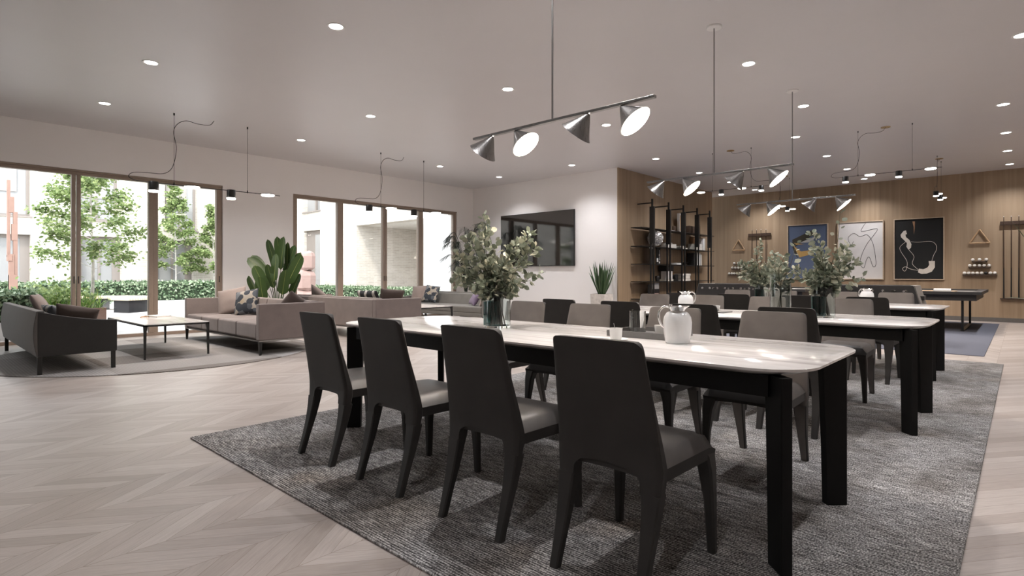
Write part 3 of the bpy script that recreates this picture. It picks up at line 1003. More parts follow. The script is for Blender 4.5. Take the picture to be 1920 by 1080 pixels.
# ------------------------------------------------------------------ glass vases with eucalyptus
def vase(label, x, y, r, h, inner=0.0):
    t = thing('glass_vase', label, 'vase', (x, y, ZTAB))
    MB().lathe([(.0005, 0.0), (r, 0.0), (r, .004), (r, h), (r - .004, h), (r - .004, .012), (.0005, .012)], 40).build('glass', 'vase', t, smooth=True)
    if inner:
        MB().lathe([(.0005, .014), (r * .62, .014), (r * .62, inner), (r * .62 - .003, inner), (r * .62 - .003, .02), (.0005, .02)], 36, (-.30 * r, .30 * r, 0)).build('inner_sleeve', 'teal', t, smooth=True)
    return t
vase('aqua glass cylinder vase with dark inner sleeve on the front table', 2.66, 2.57, .088, .235, .170)
vase('aqua glass vase with dark inner sleeve, nearer the jug end of the middle table', 5.07, 1.20, .088, .245, .170)
vase('tall clear glass vase with a few thin stems on the middle table', 4.98, 1.50, .082, .35)
vase('aqua glass vase with dark inner sleeve on the back table', 7.60, 2.52, .085, .22, .16)

def eucalyptus(label, x, y, z0, branches, seed, lscale=1.0):
    global rnd
    keep = rnd
    rnd = random.Random(seed)
    t = thing('eucalyptus_bunch', label, 'branches', (x, y, z0))
    lf = MB()
    for tip, dens in branches:
        tip = Vector(tip)
        b0 = Vector((tip.x * .10 + rnd.uniform(-.03, .03), tip.y * .10 + rnd.uniform(-.03, .03), .015))
        neck = Vector((tip.x * .08, tip.y * .08, .22))
        mid = neck + (tip - neck) * .5 + Vector((rnd.uniform(-.04, .04), rnd.uniform(-.04, .04), rnd.uniform(0.0, .06)))
        pts = spline([b0, neck, mid, tip], 7)
        MB().tube(pts, [.0038 * (1 - .7 * i / len(pts)) for i in range(len(pts))], 5).build('stem', 'stemw', t)
        N = int(dens * 1.3)
        for k in range(N):
            u = .28 + .72 * ((k + rnd.random()) / N)
            q = u * (len(pts) - 1)
            i = min(int(q), len(pts) - 2)
            p = pts[i].lerp(pts[i + 1], q - i)
            ax = (pts[i + 1] - pts[i]).normalized()
            o = rdir()
            o = (o - ax * o.dot(ax)).normalized()
            p2 = p + o * rnd.uniform(0.0, .055) * (1.2 - u) * 1.4
            d = (o * .9 + ax * rnd.uniform(.1, .9) + Vector((0, 0, rnd.uniform(-.3, .3)))).normalized()
            L = rnd.uniform(.040, .072) * (1.1 - .35 * u) * lscale
            leaf_card(lf, p2, d, rdir(-.2, 1), L, L * rnd.uniform(.6, .85), rnd.uniform(-.1, .25))
    lf.build('foliage', 'euca', t)
    rnd = keep
    return t
Rv, Fv = Vector((.676, -.737, 0)), Vector((.737, .676, 0))
def br(r, z, f=0.0):
    p = Rv * r + Fv * f
    return (p.x, p.y, z)
E1 = [(br(-.10, .745), 40), (br(-.20, .60, -.05), 80), (br(-.29, .48, .05), 85), (br(-.26, .34, -.1), 70), (br(.22, .64, .05), 80), (br(.13, .55, -.08), 70), (br(.27, .54, .1), 60),
      (br(.31, .36, .02), 22), (br(-.04, .46, .1), 60), (br(-.14, .28, -.15), 40), (br(.12, .28, -.15), 40), (br(-.10, .66, .0), 50), (br(.05, .42, -.12), 60), (br(.22, .31, -.05), 26), (br(-.14, .62, .1), 60), (br(-.30, .30, .05), 40)]
eucalyptus('big bunch of eucalyptus branches in the front table vase', 2.66, 2.57, ZTAB, E1, 11)
E2 = [(br(-.10, .70), 50), (br(.24, .60, .05), 70), (br(.16, .52, -.06), 80), (br(-.05, .56, .05), 80), (br(.30, .46, .02), 70), (br(-.22, .40, .05), 50), (br(-.16, .32, -.05), 45), (br(.05, .44, .1), 80), (br(.20, .36, .1), 60),
      (br(.10, .40, -.12), 60), (br(-.30, .42, .0), 14), (br(.14, .86, .0), 12), (br(.30, .33, -.05), 26)]
eucalyptus('bushy eucalyptus branches in the middle table vase, in front of the blue picture', 5.07, 1.20, ZTAB, E2, 23)
E2b = [(br(-.05, .55), 26), (br(.06, .52, .05), 24), (br(.13, .62), 8), (br(.0, .45, -.05), 24)]
eucalyptus('few thin eucalyptus sprigs in the tall clear vase, middle table', 4.98, 1.50, ZTAB, E2b, 31)
E3 = [(br(-.02, .80), 50), (br(-.28, .50), 60), (br(-.20, .40, .05), 70), (br(.20, .58, .05), 60), (br(.10, .48, -.05), 70), (br(-.10, .52, .05), 70), (br(.05, .36, .1), 60), (br(-.30, .34, .0), 50), (br(.26, .40), 40)]
eucalyptus('eucalyptus branches in the back table vase, in front of the cue rack', 7.60, 2.52, ZTAB, E3, 41, 1.15)

# ------------------------------------------------------------------ sofas
def sloped_sofa(label, mat, loc, rotz, L=2.95, D=.74):
    """low sofa whose arms sweep down from the back; faces local +X"""
    t = thing('sofa', label, 'sofa', loc, rotz)
    hd, hl = D / 2, L / 2
    MB().box(-hd + .02, hd - .01, -hl + .10, hl - .10, .19, .28).build('base', mat, t, bevel=.015)
    rr = []
    for k in range(9):          # back shell, bulging a little outwards
        z = .20 + .50 * k / 8
        b = .03 * math.sin(PI * k / 8)
        rr.append([(-hd - b, -hl, z), (-hd + .07, -hl + .01, z), (-hd + .07, hl - .01, z), (-hd - b, hl, z)])
    MB().loft(rr).build('back_shell', 'char_back' if mat == 'char' else mat, t, smooth=True, bevel=.008)
    for sy in (-1, 1):
        rr = []
        for y in (hl - .085, hl):
            ring = [(-hd + .005, sy * y, .20), (hd, sy * y, .205)]
            for k in range(11):
                u = 1 - k / 10
                ring.append((-hd + .005 + (D - .005) * u, sy * y, .57 + .128 * (1 - u) ** 1.7))
            rr.append(ring)
        MB().loft(rr).build('arm', mat, t, bevel=.010)
    MB().box(-hd + .10, hd - .005, -hl + .09, hl - .09, .27, .42).build('seat_cushion', mat, t, bevel=.035, bseg=3)
    MB().taper([(-hd + .06, -hl + .09, .40), (-hd + .22, -hl + .09, .40), (-hd + .22, hl - .09, .40), (-hd + .06, hl - .09, .40)],
               [(-hd + .05, -hl + .09, .675), (-hd + .13, -hl + .09, .675), (-hd + .13, hl - .09, .675), (-hd + .05, hl - .09, .675)]).build('back_cushion', mat, t, bevel=.03, bseg=3)
    for sx in (-1, 1):
        for sy in (-1, 1):
            x, y = sx * (hd - .03), sy * (hl - .05)
            MB().box(x - .02, x + .02, y - .02, y + .02, 0, .21).build('leg', 'blackmetal', t, bevel=.002)
    return t

def block_sofa(label, mat, loc, rotz, L=2.92, D=.97):
    """boxy sofa with straight arms, four seat pads and a thin metal rail; faces local +X"""
    t = thing('sofa', label, 'sofa', loc, rotz)
    hd, hl = D / 2, L / 2
    MB().box(-hd, -hd + .13, -hl + .09, hl - .09, .205, .695).build('back_panel', mat, t, bevel=.02, bseg=3)
    for sy in (-1, 1):
        a, b = sorted((sy * (hl - .095), sy * hl))
        MB().box(-hd, hd, a, b, .205, .70).build('arm', mat, t, bevel=.014, bseg=3)
    MB().box(-hd + .10, hd - .03, -hl + .08, hl - .08, .205, .27).build('base', mat, t)
    n, w = 4, (L - .19) / 4
    for k in range(n):
        y0 = -hl + .095 + w * k
        MB().box(-hd + .12, hd - .005, y0 + .002, y0 + w - .002, .215, .435).build('seat_cushion', mat, t, bevel=.032, bseg=4)
        MB().taper([(-hd + .11, y0 + .003, .42), (-hd + .27, y0 + .003, .42), (-hd + .27, y0 + w - .003, .42), (-hd + .11, y0 + w - .003, .42)],
                   [(-hd + .06, y0 + .003, .715), (-hd + .20, y0 + .003, .715), (-hd + .20, y0 + w - .003, .715), (-hd + .06, y0 + w - .003, .715)]).build('back_cushion', mat, t, bevel=.022, bseg=3)
    MB().box(-hd + .005, hd - .005, -hl + .005, hl - .005, .188, .205).build('rail', 'steel', t)
    for sx in (-1, 1):
        for sy in (-1, 1):
            x, y = sx * (hd - .03), sy * (hl - .03)
            MB().taper([(x - .013, y - .013, 0), (x + .013, y - .013, 0), (x + .013, y + .013, 0), (x - .013, y + .013, 0)],
                       [(x - .022, y - .022, .188), (x + .022, y - .022, .188), (x + .022, y + .022, .188), (x - .022, y + .022, .188)]).build('leg', 'blackmetal', t)
    return t
sloped_sofa('charcoal sofa with sloping arms beside the window doors, back to the camera corner', 'char', (1.335, 9.36, .008), 0, 2.98, .73)
block_sofa('taupe four seat sofa with metal rail facing the charcoal sofa', 'taupe', (3.715, 9.06, .008), PI, 2.95)
block_sofa('taupe sofa seen from behind, in front of the middle window doors', 'taupe', (5.73, 9.43, 0), 0, 3.14, .95)
sloped_sofa('dark grey sofa with sloping arms in the corner by the screen wall', 'gray_sofa', (8.74, 9.93, 0), PI, 2.96, .78)

# cushions, each leaning on its sofa
G = 'scatter cushions'
pillow('scatter_cushion', 'pale taupe square cushion at the window end of the charcoal sofa', 'taupe_cush', (1.30, 10.05, .64), (.46, .46), (.85, -.25, .42), thick=.15, group=G)
pillow('scatter_cushion', 'pebble print cushion in the middle of the charcoal sofa', 'pebble', (1.34, 9.22, .575), (.42, .38), (.75, .1, .60), thick=.14, group=G)
pillow('scatter_cushion', 'dark brown cushion against the near arm of the charcoal sofa', 'brown_cush', (1.38, 8.28, .575), (.44, .42), (.35, .80, .60), thick=.16, group=G, roll=.25)
pillow('scatter_cushion', 'large taupe cushion at the window end of the four seat taupe sofa', 'taupe_cush', (3.80, 9.98, .655), (.50, .50), (-.62, -.62, .40), thick=.17, group=G, roll=.22)
pillow('scatter_cushion', 'pebble print cushion beside the large taupe cushion on the four seat sofa', 'pebble', (3.84, 9.50, .65), (.44, .46), (-.78, -.45, .36), thick=.15, group=G, roll=.2)
pillow('scatter_cushion', 'brown cushion behind the near arm of the four seat taupe sofa', 'brown_cush', (3.84, 7.92, .62), (.46, .46), (-.15, .86, .45), thick=.15, group=G, roll=.5)
pillow('scatter_cushion', 'taupe cushion peeking over the back of the sofa seen from behind', 'taupe_cush', (5.62, 10.38, .66), (.46, .46), (.82, 0, .45), thick=.15, group=G, roll=.62)
pillow('scatter_cushion', 'dark and cream striped cushion on the sofa seen from behind', 'stripe', (5.70, 8.72, .665), (.46, .40), (.75, .30, .5), thick=.15, group=G)
pillow('scatter_cushion', 'brown cushion beside the striped cushion on the sofa seen from behind', 'brown_cush', (5.95, 8.42, .665), (.46, .44), (.40, .75, .45), thick=.15, group=G, roll=.1)
pillow('scatter_cushion', 'taupe cushion at the window end of the dark grey sofa', 'taupe_cush', (8.66, 11.05, .64), (.46, .46), (-.80, -.35, .40), thick=.15, group=G, roll=.05)
pillow('scatter_cushion', 'dark and tan print cushion beside the taupe cushion on the grey sofa', 'pebble', (8.74, 10.70, .645), (.42, .46), (-.80, -.30, .36), thick=.14, group=G, roll=-.12)
pillow('scatter_cushion', 'purple cushion near the arm of the dark grey sofa', 'purple', (8.62, 9.02, .575), (.44, .34), (-.75, .35, .50), thick=.14, group=G, roll=-.08)
pillow('scatter_cushion', 'small tan cushion between the purple cushion and the arm of the grey sofa', 'taupe_cush', (8.62, 8.70, .56), (.36, .34), (-.35, .80, .40), thick=.13, group=G)

def coffee_table(label, loc, sx, sy, h=.46):
    t = thing('coffee_table', label, 'coffee table', loc)
    a, b = sx / 2, sy / 2
    MB().box(-a + .004, a - .004, -b + .004, b - .004, h - .012, h).build('tabletop', 'marble', t, bevel=.002)
    m = MB()
    m.box(-a, a, -b, -b + .02, h - .032, h - .012).box(-a, a, b - .02, b, h - .032, h - .012).box(-a, -a + .02, -b + .02, b - .02, h - .032, h - .012).box(a - .02, a, -b + .02, b - .02, h - .032, h - .012)
    m.build('frame', 'blackmetal', t)
    for x in (-1, 1):
        for y in (-1, 1):
            px, py = x * a, y * b
            q = lambda w: [(px - x * w, py - y * w), (px, py - y * w), (px, py), (px - x * w, py)]
            MB().loft([[(u, v, z) for u, v in q(w)] for z, w in ((0, .022), (h - .10, .030), (h - .012, .046))]).build('leg', 'blackmetal', t)
    return t
coffee_table('low marble coffee table with thin black legs between charcoal and taupe sofas', (2.47, 9.26, .011), .78, 1.90, .452)
coffee_table('low marble coffee table in front of the dark grey sofa', (7.31, 9.68, 0), .88, 1.80)
bk = thing('book', 'white closed book lying on the coffee table by the window doors', 'book', (2.62, 9.72, .463), .25)
MB().box(-.105, .105, -.15, .15, 0.0, .004).build('cover', 'matwhite', bk)
MB().box(-.100, .103, -.146, .146, .004, .022).build('pages', 'page', bk)
MB().box(-.105, .105, -.15, .15, .022, .026).build('cover', 'matwhite', bk)
tg = MB().tube(spline([(-.07, -.05, .006), (-.02, 0, .010), (.03, -.03, .008), (.07, .03, .006), (.02, .06, .012), (-.04, .03, .008)], 6), .006, 8).build('tan_trinket', 'tan', smooth=True, loc=(2.46, 9.78, .463))
tag(tg, 'small tan looped trinket beside the white book on the coffee table', 'trinket')

# ------------------------------------------------------------------ screen on the east wall
t = thing('television', 'large black television on the white wall, reflecting the windows', 'television', (XT, 9.265, 2.02))
MB().box(-.055, -.018, -1.235, 1.235, -.69, .69).build('housing', 'blackmetal', t, bevel=.004)
MB().box(-.059, -.055, -1.222, 1.222, -.674, .678).build('screen', 'screen', t)
MB().box(-.018, -.0005, -.35, .35, -.25, .25).build('wall_bracket', 'blackmetal', t)

# ------------------------------------------------------------------ indoor plants
def tub(t, r, h, mat='concrete', square=False):
    if square:
        m = MB().loft([[(x, y, z) for x, y in rrect(q, q, .02, 3)] for q, z in ((r * .88, 0), (r, h), (r - .02, h), (r - .025, h - .05))])
    else:
        m = MB().lathe([(.0005, 0), (r * .80, 0), (r, h), (r - .02, h), (r - .03, h - .05), (.0005, h - .05)], 36)
    m.build('pot', mat, t, smooth=not square)
    MB().lathe([(.0005, h - .052), (r - .026, h - .052), (r - .026, h - .045), (.0005, h - .040)], 24).build('soil', 'soil', t)

def banana(label, loc, seed, zp=.42, spec=None):
    global rnd
    keep, rnd = rnd, random.Random(seed)
    t = thing('banana_plant', label, 'plant', loc)
    tub(t, .21, zp)
    shape = lambda u: max(0.02, min(1, (u / .16) ** .6) * (1 - max(0, (u - .62) / .38) ** 2.2) ** .5) if u < 1 else .02
    for (r, z, f, L, W, lean, droop) in spec:
        tip = Rv * r + Fv * f
        b = Vector((tip.x * .15, tip.y * .15, zp - .05))
        base = Vector((tip.x, tip.y, z))
        MB().tube(spline([b, b.lerp(base, .5) + Vector((0, 0, .05)), base], 6), [.012 - .008 * i / 12 for i in range(13)], 6).build('stem', 'banana', t)
        lf = MB()
        d = (Rv * lean + Fv * rnd.uniform(-.25, .1) + Vector((0, 0, 1))).normalized()
        rib = blade(lf, base, d, L, W * 1.22, droop, 14, shape, rnd.uniform(.05, .35), side=(Rv + Fv * rnd.uniform(-.7, .7)))
        o_ = lf.build('leaf', 'banana', t, smooth=True)
        MB().tube(rib, [.006 - .0045 * i / len(rib) for i in range(len(rib))], 5).build('midrib', 'midrib', o_)
    rnd = keep
    return t
banana('large leafed banana plant behind the taupe sofa, against the white pier', (4.74, 10.32, 0), 5, .42,
       [(-.12, .98, 0, .62, .18, -.75, .35), (-.20, .92, .1, .66, .19, -.55, .2), (-.14, .80, -.15, .52, .17, -.35, .1), (-.28, .66, -.1, .48, .16, -.5, .0), (-.18, .62, -.2, .46, .17, -.10, -.05),
        (-.06, 1.18, .1, .62, .15, -.25, .1), (.0, 1.22, .15, .62, .12, -.05, .0), (.06, 1.20, .0, .64, .16, .18, .05), (.02, .98, -.2, .52, .20, .10, -.05), (.10, 1.10, .12, .60, .16, .25, .3),
        (.16, .98, .1, .60, .16, .38, .1), (.20, .92, -.05, .62, .17, .42, .15), (.14, .74, -.12, .48, .16, .22, .0), (.24, .72, .05, .44, .14, .35, .1), (-.02, .86, -.1, .46, .17, -.22, .1), (.12, 1.24, .15, .5, .08, .12, 0)])

t = thing('snake_plant', 'spiky green plant in a pale square stone pot beside the oak corner', 'plant', (10.62, 6.99, 0))
tub(t, .19, .68, square=True)
m = MB()
rk, rnd = rnd, random.Random(9)
for k in range(60):
    a = rnd.uniform(0, 2 * PI)
    sp = rnd.uniform(0, .52)
    blade(m, (.06 * math.cos(a), .06 * math.sin(a), .63), (math.cos(a) * sp, math.sin(a) * sp, 1), rnd.uniform(.45, .84), rnd.uniform(.034, .06), rnd.uniform(-.1, .55), 7, lambda u: (.35 + .65 * min(1, u / .4)) * (1 - max(0, (u - .5) / .5) ** 2) + .01, .35, side=(math.cos(a + 1.2), math.sin(a + 1.2), 0))
m.build('foliage', 'sanse', t, smooth=True)

t = thing('palm_plant', 'dark feathery palm in the corner between window doors and screen wall', 'plant', (10.05, 10.85, 0))
tub(t, .22, .45, 'greystone')
for k in range(30):
    a = 2 * PI * k / 30 + rnd.uniform(-.2, .2)
    reach, top = rnd.uniform(.30, .62), rnd.uniform(1.3, 2.5)
    pts = spline([(0, 0, .42), (reach * .25 * math.cos(a), reach * .25 * math.sin(a), top * .68), (reach * .7 * math.cos(a), reach * .7 * math.sin(a), top), (reach * 1.25 * math.cos(a), reach * 1.25 * math.sin(a), top - .10)], 14)
    m = MB().tube(pts, .006, 4)
    for i in range(14, len(pts) - 1):
        ax = (pts[i + 1] - pts[i]).normalized()
        sd = ax.cross(Vector((0, 0, 1))).normalized()
        for s_ in (-1, 1):
            blade(m, pts[i], sd * s_ + ax * .9 + Vector((0, 0, .1)), .28, .009, 1.2, 5)
    m.build('frond', 'palm', t)

t = thing('banana_plant', 'green leaves reaching in past the right picture edge beside the cue rack', 'plant', (11.0, -.36, 0))
tub(t, .22, .45)
shape = lambda u: max(0.02, math.sin(PI * (.05 + .95 * u)) ** .7) if u < 1 else .02
for (d, L, W, dr, z) in (((0, .44, .86), .84, .10, .05, 1.16), ((0, 1.0, .30), .36, .10, .3, .72), ((-.3, .1, 1), 1.1, .2, .8, .9), ((.3, -.3, 1), 1.1, .2, .8, .9), ((0, -.5, 1), .9, .2, 1., .8)):
    MB().tube([(0, 0, .4), (d[0] * .1, d[1] * .1, .4 + (z - .4) * .6), (d[0] * .2, d[1] * .2, z)], .009, 6).build('stem', 'banana', t)
    m = MB()
    blade(m, (d[0] * .2, d[1] * .2, z), d, L, W, dr, 12, shape, .2)
    m.build('leaf', 'banana', t, smooth=True)
rnd = rk

# ------------------------------------------------------------------ four-cone pendants over the dining tables
def make_cone_pendant():
    t = thing('cone_pendant_lamp', '', 'pendant lamp')
    zb = 2.105 - H
    MB().lathe([(.0005, 0), (.075, 0), (.075, -.012), (.070, -.018), (.0005, -.018)], 32).build('ceiling_rose', 'matwhite', t, smooth=True)
    MB().cyl((0, 0, -.018), (0, 0, zb + .012), .0065, seg=8).build('drop_rod', 'steel', t, smooth=True)
    MB().box(-.016, .016, -.735, .735, zb - .009, zb + .009).build('bar', 'steel', t, bevel=.003)
    for y, sg in ((.545, 1), (.325, -1), (-.285, 1), (-.515, -1)):
        ap = Vector((0, y, zb - .014))
        ax = Vector((0.06 * -sg, .66 * sg, -.75)).normalized()
        u = ax.orthogonal().normalized()
        w = ax.cross(u)
        def ring(r, s):
            return [ap + ax * s + u * (r * math.cos(2 * PI * k / 40)) + w * (r * math.sin(2 * PI * k / 40)) for k in range(40)]
        prof = [(.007, -.004), (.016, .008), (.034, .034), (.054, .066), (.074, .097), (.092, .123), (.101, .134), (.105, .138)]
        sh = MB().loft([ring(r, s) for r, s in prof], cap=False).build('shade', 'steel', t, smooth=True)
        MB().loft([ring(.1035, .1375), ring(.101, .1385)], cap=False).build('rim', 'steel', sh)
        MB().loft([ring(.101, .1365), ring(.101, .1370)], cap=True).build('diffuser', 'cone', sh)
        d = bpy.data.lights.new('cone_beam', 'SPOT')
        d.energy, d.spot_size, d.spot_blend, d.shadow_soft_size, d.color = CONE_W, math.radians(150), .5, .09, LAMP_COL
        l = bpy.data.objects.new('cone_beam', d)
        COL.objects.link(l)
        l.parent = t
        l.location = ap + ax * .15
        l.rotation_euler = ax.to_track_quat('-Z', 'Y').to_euler()
    return t
cp0 = make_cone_pendant()
for i, (x, y, lab) in enumerate([(2.85, 2.255, 'gunmetal four cone pendant over the front table, its rod leaving the picture top'), (5.44, 2.26, 'gunmetal four cone pendant with white rose over the middle table'),
                                 (8.03, 2.27, 'gunmetal four cone pendant over the back table, smallest in view')]):
    if i == 0:
        cp0.location, cp0['label'], cp0['group'] = (x, y, H), lab, 'cone pendants'
    else:
        dup(cp0, (x, y, H), 0, lab, 'cone pendants')

# ------------------------------------------------------------------ track pendants: thin bar, two black cans, two glowing discs, loose cable
def make_track():
    t = thing('track_pendant_lamp', '', 'pendant lamp')
    zb = -1.09
    MB().tube([(-.34, 0, zb), (1.64, 0, zb)], .006, 8).build('bar', 'blackmetal', t)
    for x in (0, 1.09):
        MB().cyl((x, 0, -.035), (x, 0, 0), .011, seg=10).build('ceiling_anchor', 'blackmetal', t)
        m = MB().cyl((x, 0, zb), (x, 0, -.03), .0028, seg=6)
        m.cyl((x, 0, zb - .012), (x, 0, zb + .03), .009, seg=8)
        m.build('wire', 'blackmetal', t)
    MB().tube(spline([(-.34, 0, zb), (-.50, 0, zb + .005), (-.585, 0, zb + .05), (-.53, 0, zb + .115), (-.36, .0, zb + .135), (-.14, 0, zb + .150), (-.02, 0, zb + .27), (.03, .0, zb + .55), (-.005, 0, zb + .80), (.05, .0, -.155), (.17, 0, -.085), (.33, 0, -.10), (.50, 0, -.085), (.57, .0, -.005)], 8), .0045, 6).build('cable', 'blackmetal', t, smooth=True)
    for x in (-.27, .83):
        c = MB().lathe([(.0005, .012), (.062, .012), (.066, .006), (.066, -.118), (.0005, -.118)], 28, (x, 0, zb)).build('can', 'blackmetal', t, smooth=True)
        MB().lathe([(.0005, -.142), (.060, -.142), (.066, -.138), (.066, -.119), (.0005, -.119)], 28, (x, 0, zb)).build('glow_ring', 'track', c)
    for x in (.25, 1.43):
        c = MB().lathe([(.0005, .010), (.10, .010), (.108, .004), (.108, -.004), (.0005, -.004)], 32, (x, 0, zb)).build('disc', 'blackmetal', t, smooth=True)
        MB().lathe([(.0005, -.026), (.094, -.026), (.106, -.018), (.106, -.005), (.0005, -.005)], 32, (x, 0, zb)).build('diffuser', 'track', c)
    for x in (-.27, .83, .25, 1.43):
        d = bpy.data.lights.new('track_beam', 'SPOT')
        d.energy, d.spot_size, d.spot_blend, d.shadow_soft_size, d.color = TRACK_W, math.radians(140), .6, .06, LAMP_COL
        l = bpy.data.objects.new('track_beam', d)
        COL.objects.link(l)
        l.parent = t
        l.location = (x, 0, zb - .16)
    return t
tr0 = make_track()
for i, (loc, rz, sc, lab) in enumerate([
        ((2.78, 9.53, H), 0, 1.0, 'black track pendant with looping cable in front of the charcoal sofa windows'), ((6.49, 9.53, H), 0, 1.0, 'black track pendant with looping cable in front of the courtyard passage windows'),
        ((11.07, 3.87, H), PI / 2, .7, 'small black track pendant over the football table beside the bookshelf'), ((11.06, 2.08, H), -PI / 2, .7, 'small black track pendant above the football table under the black picture'),
        ((14.43, 1.30, H), 0, .7, 'small black track pendant seen end on, above the black picture'), ((14.43, 4.36, H), 0, .7, 'small black track pendant seen end on, above the blue picture')]):
    if i == 0:
        tr0.location, tr0['label'], tr0['group'] = loc, lab, 'track pendants'
    else:
        r_ = dup(tr0, loc, rz, lab, 'track pendants')
        r_.scale = (sc,) * 3
        if sc < 1:
            MB().lathe([(.0005, -.012), (.10, -.012), (.10, 0), (.0005, 0)], 24, (.57, 0, 0)).build('ceiling_rose', 'brass', r_)

# ------------------------------------------------------------------ oak wall: bookshelf
t = thing('bookshelf', 'tall black open metal bookshelf against the oak wall', 'bookshelf', (0, 0, 0))
yf, yb = 6.50, 6.80
PX = [11.93, 12.76, 13.57, 14.39, 15.21]
SZ = [.12, .535, .945, 1.36, 1.78, 2.215]
for z in SZ:
    MB().box(11.56, 15.66, yf, yb, z - .008, z + .008).build('shelf', 'blackmetal', t)
for x in PX:
    MB().box(x - .016, x + .016, yf - .112, yf - .082, 0, 1.9).build('post', 'blackmetal', t)
    MB().box(x - .016, x + .016, yf - .034, yf - .004, 0, 1.9).build('post', 'blackmetal', t)
    MB().box(x - .03, x + .03, yf - .114, yf - .002, 1.86, 2.72).build('upper_post', 'blackmetal', t)
    m = MB().box(x - .018, x + .018, yf - .076, yf - .04, 2.72, 2.90)
    m.box(x - .014, x + .014, yf - .04, YS - .031, 2.795, 2.822)
    m.build('wall_arm', 'blackmetal', t)

def book(x, z, w, d, h, mat, label, lying=False, y=None):
    y = yf + .05 if y is None else y
    b = thing('book', label, 'book', (x, y, z + .008), group='books on the black bookshelf')
    if lying:
        MB().box(0, w, 0, d, 0, .004).build('cover', mat, b)
        MB().box(.004, w - .004, .004, d - .004, .004, h - .004).build('pages', 'page', b)
        MB().box(0, w, 0, d, h - .004, h).build('cover', mat, b)
    else:
        MB().box(0, w, 0, .006, 0, h).build('spine', mat, b)
        MB().box(.003, w - .003, .006, d, .004, h - .006).build('pages', 'page', b)
        m = MB().box(0, .003, .006, d, 0, h)
        m.box(w - .003, w, .006, d, 0, h).build('cover', mat, b)
    return b
E_ = ' on the black bookshelf'
fr = thing('picture_frame', 'white and pale wood box frame on the top shelf of the bookshelf', 'picture frame', (13.72, 6.62, 2.223), .15)
m = MB().box(0, .44, 0, .06, 0, .04).box(0, .44, 0, .06, .46, .50).box(0, .04, 0, .06, .04, .46).box(.40, .44, 0, .06, .04, .46)
m.build('surround', 'matwhite', fr)
MB().box(.04, .40, .035, .055, .04, .46).build('panel', 'lightoak', fr)
bx = MB().box(0, .62, 0, .20, 0, .20).build('dark_wooden_box', 'darkbrown', bevel=.004, loc=(14.20, 6.56, 2.223))
tag(bx, 'dark brown wooden box on the top shelf beside the box frame', 'box')
bx = MB().box(0, .34, 0, .2, 0, .02).build('white_tray', 'matwhite', loc=(13.0, 6.56, 2.223))
tag(bx, 'thin white tray lying on the top shelf' + E_[3:].replace('the black', 'of the black'), 'tray')
c_ = MB().lathe([(.0005, 0), (.05, 0), (.05, .15), (.0005, .15)], 20).build('dark_canister', 'darkbrown', loc=(13.50, 6.66, 2.223))
tag(c_, 'small dark canister on the top shelf, beside the thin white tray', 'canister')
# shelf 5: silver ball, lying books
m = MB()
rk, rnd = rnd, random.Random(3)
for k in range(420):
    d = rdir()
    leaf_card(m, d * .150, (d + rdir() * 1.1), rdir(), .050, .050, .25)
m.sphere((0, 0, 0), .150, 20, 14)
b_ = m.build('crumpled_silver_ball', 'silver', loc=(12.38, 6.60, 1.996))
tag(b_, 'crumpled silver ball ornament on the bookshelf', 'ornament')
rnd = rk
for k, (x, z, w, h, mt, lb) in enumerate([(12.92, 1.78, .50, .055, 'bookgrey', 'grey book at the bottom of the white pair lying'), (12.96, 1.835, .44, .05, 'matwhite', 'white book on top of the grey book lying'), (12.98, 1.885, .20, .03, 'dark', 'small black book on the white book lying'),
                                          (13.66, 1.78, .40, .035, 'page', 'cream book lying under the dark book'), (13.62, 1.815, .34, .045, 'dark', 'dark book lying over the cream book'),
                                          (14.50, 1.78, .50, .09, 'bookgrey', 'thick grey book at the bottom of the stack lying'), (14.52, 1.87, .46, .08, 'matwhite', 'thick white book on top of the stack lying')]):
    book(x, z, w, .22, h, mt, lb + E_, True)
book(15.03, 1.78, .07, .2, .33, 'matwhite', 'tall white book standing beside the thick grey stack' + E_)
book(15.11, 1.78, .05, .2, .34, 'page', 'tall cream book standing at the end of the second shelf' + E_)
bx = MB().box(0, .40, 0, .12, 0, .36).build('tan_box', 'tan', loc=(14.72, 6.68, 1.789))
tag(bx, 'tan card box standing behind the thick grey stack of books', 'box')
# shelf 4
fr = thing('picture_frame', 'white framed dark picture on the middle shelf under the silver ball', 'picture frame', (12.06, 6.56, 1.369), .2)
m = MB().box(0, .32, 0, .03, .37, .41).box(.28, .32, 0, .03, 0, .37)
m.build('surround', 'matwhite', fr)
MB().box(0, .28, .005, .025, 0, .37).build('picture', 'dark', fr)
o_ = thing('black_white_card', 'black card with white spots beside the white framed picture', 'card', (12.44, 6.60, 1.369))
MB().box(0, .20, 0, .02, 0, .43).build('backing', 'dark', o_)
m = MB()
for x, z, w, h in ((.01, .06, .07, .09), (.12, .02, .05, .05), (.12, .20, .04, .05), (.15, .10, .02, .25)):
    m.box(x, x + w, -.003, 0, z, z + h)
m.build('spots', 'matwhite', o_)
for k, (x, w, h, mt, lb) in enumerate([(14.44, .10, .33, 'dark', 'first black book'), (14.55, .09, .34, 'dark', 'second black book'), (14.65, .055, .35, 'matwhite', 'white book'), (14.715, .045, .31, 'page', 'cream book'), (14.77, .05, .34, 'matwhite', 'second white book'), (14.83, .05, .33, 'bookgrey', 'grey book'), (14.89, .04, .30, 'page', 'last cream book')]):
    book(x, 1.36, w, .2, h, mt, lb + ' in the upright row, middle shelf')
bx = MB().box(0, .30, 0, .2, 0, .05).build('white_box', 'matwhite', loc=(13.42, 6.55, 1.369))
tag(bx, 'flat white box on the middle shelf beside the black bowl', 'box')
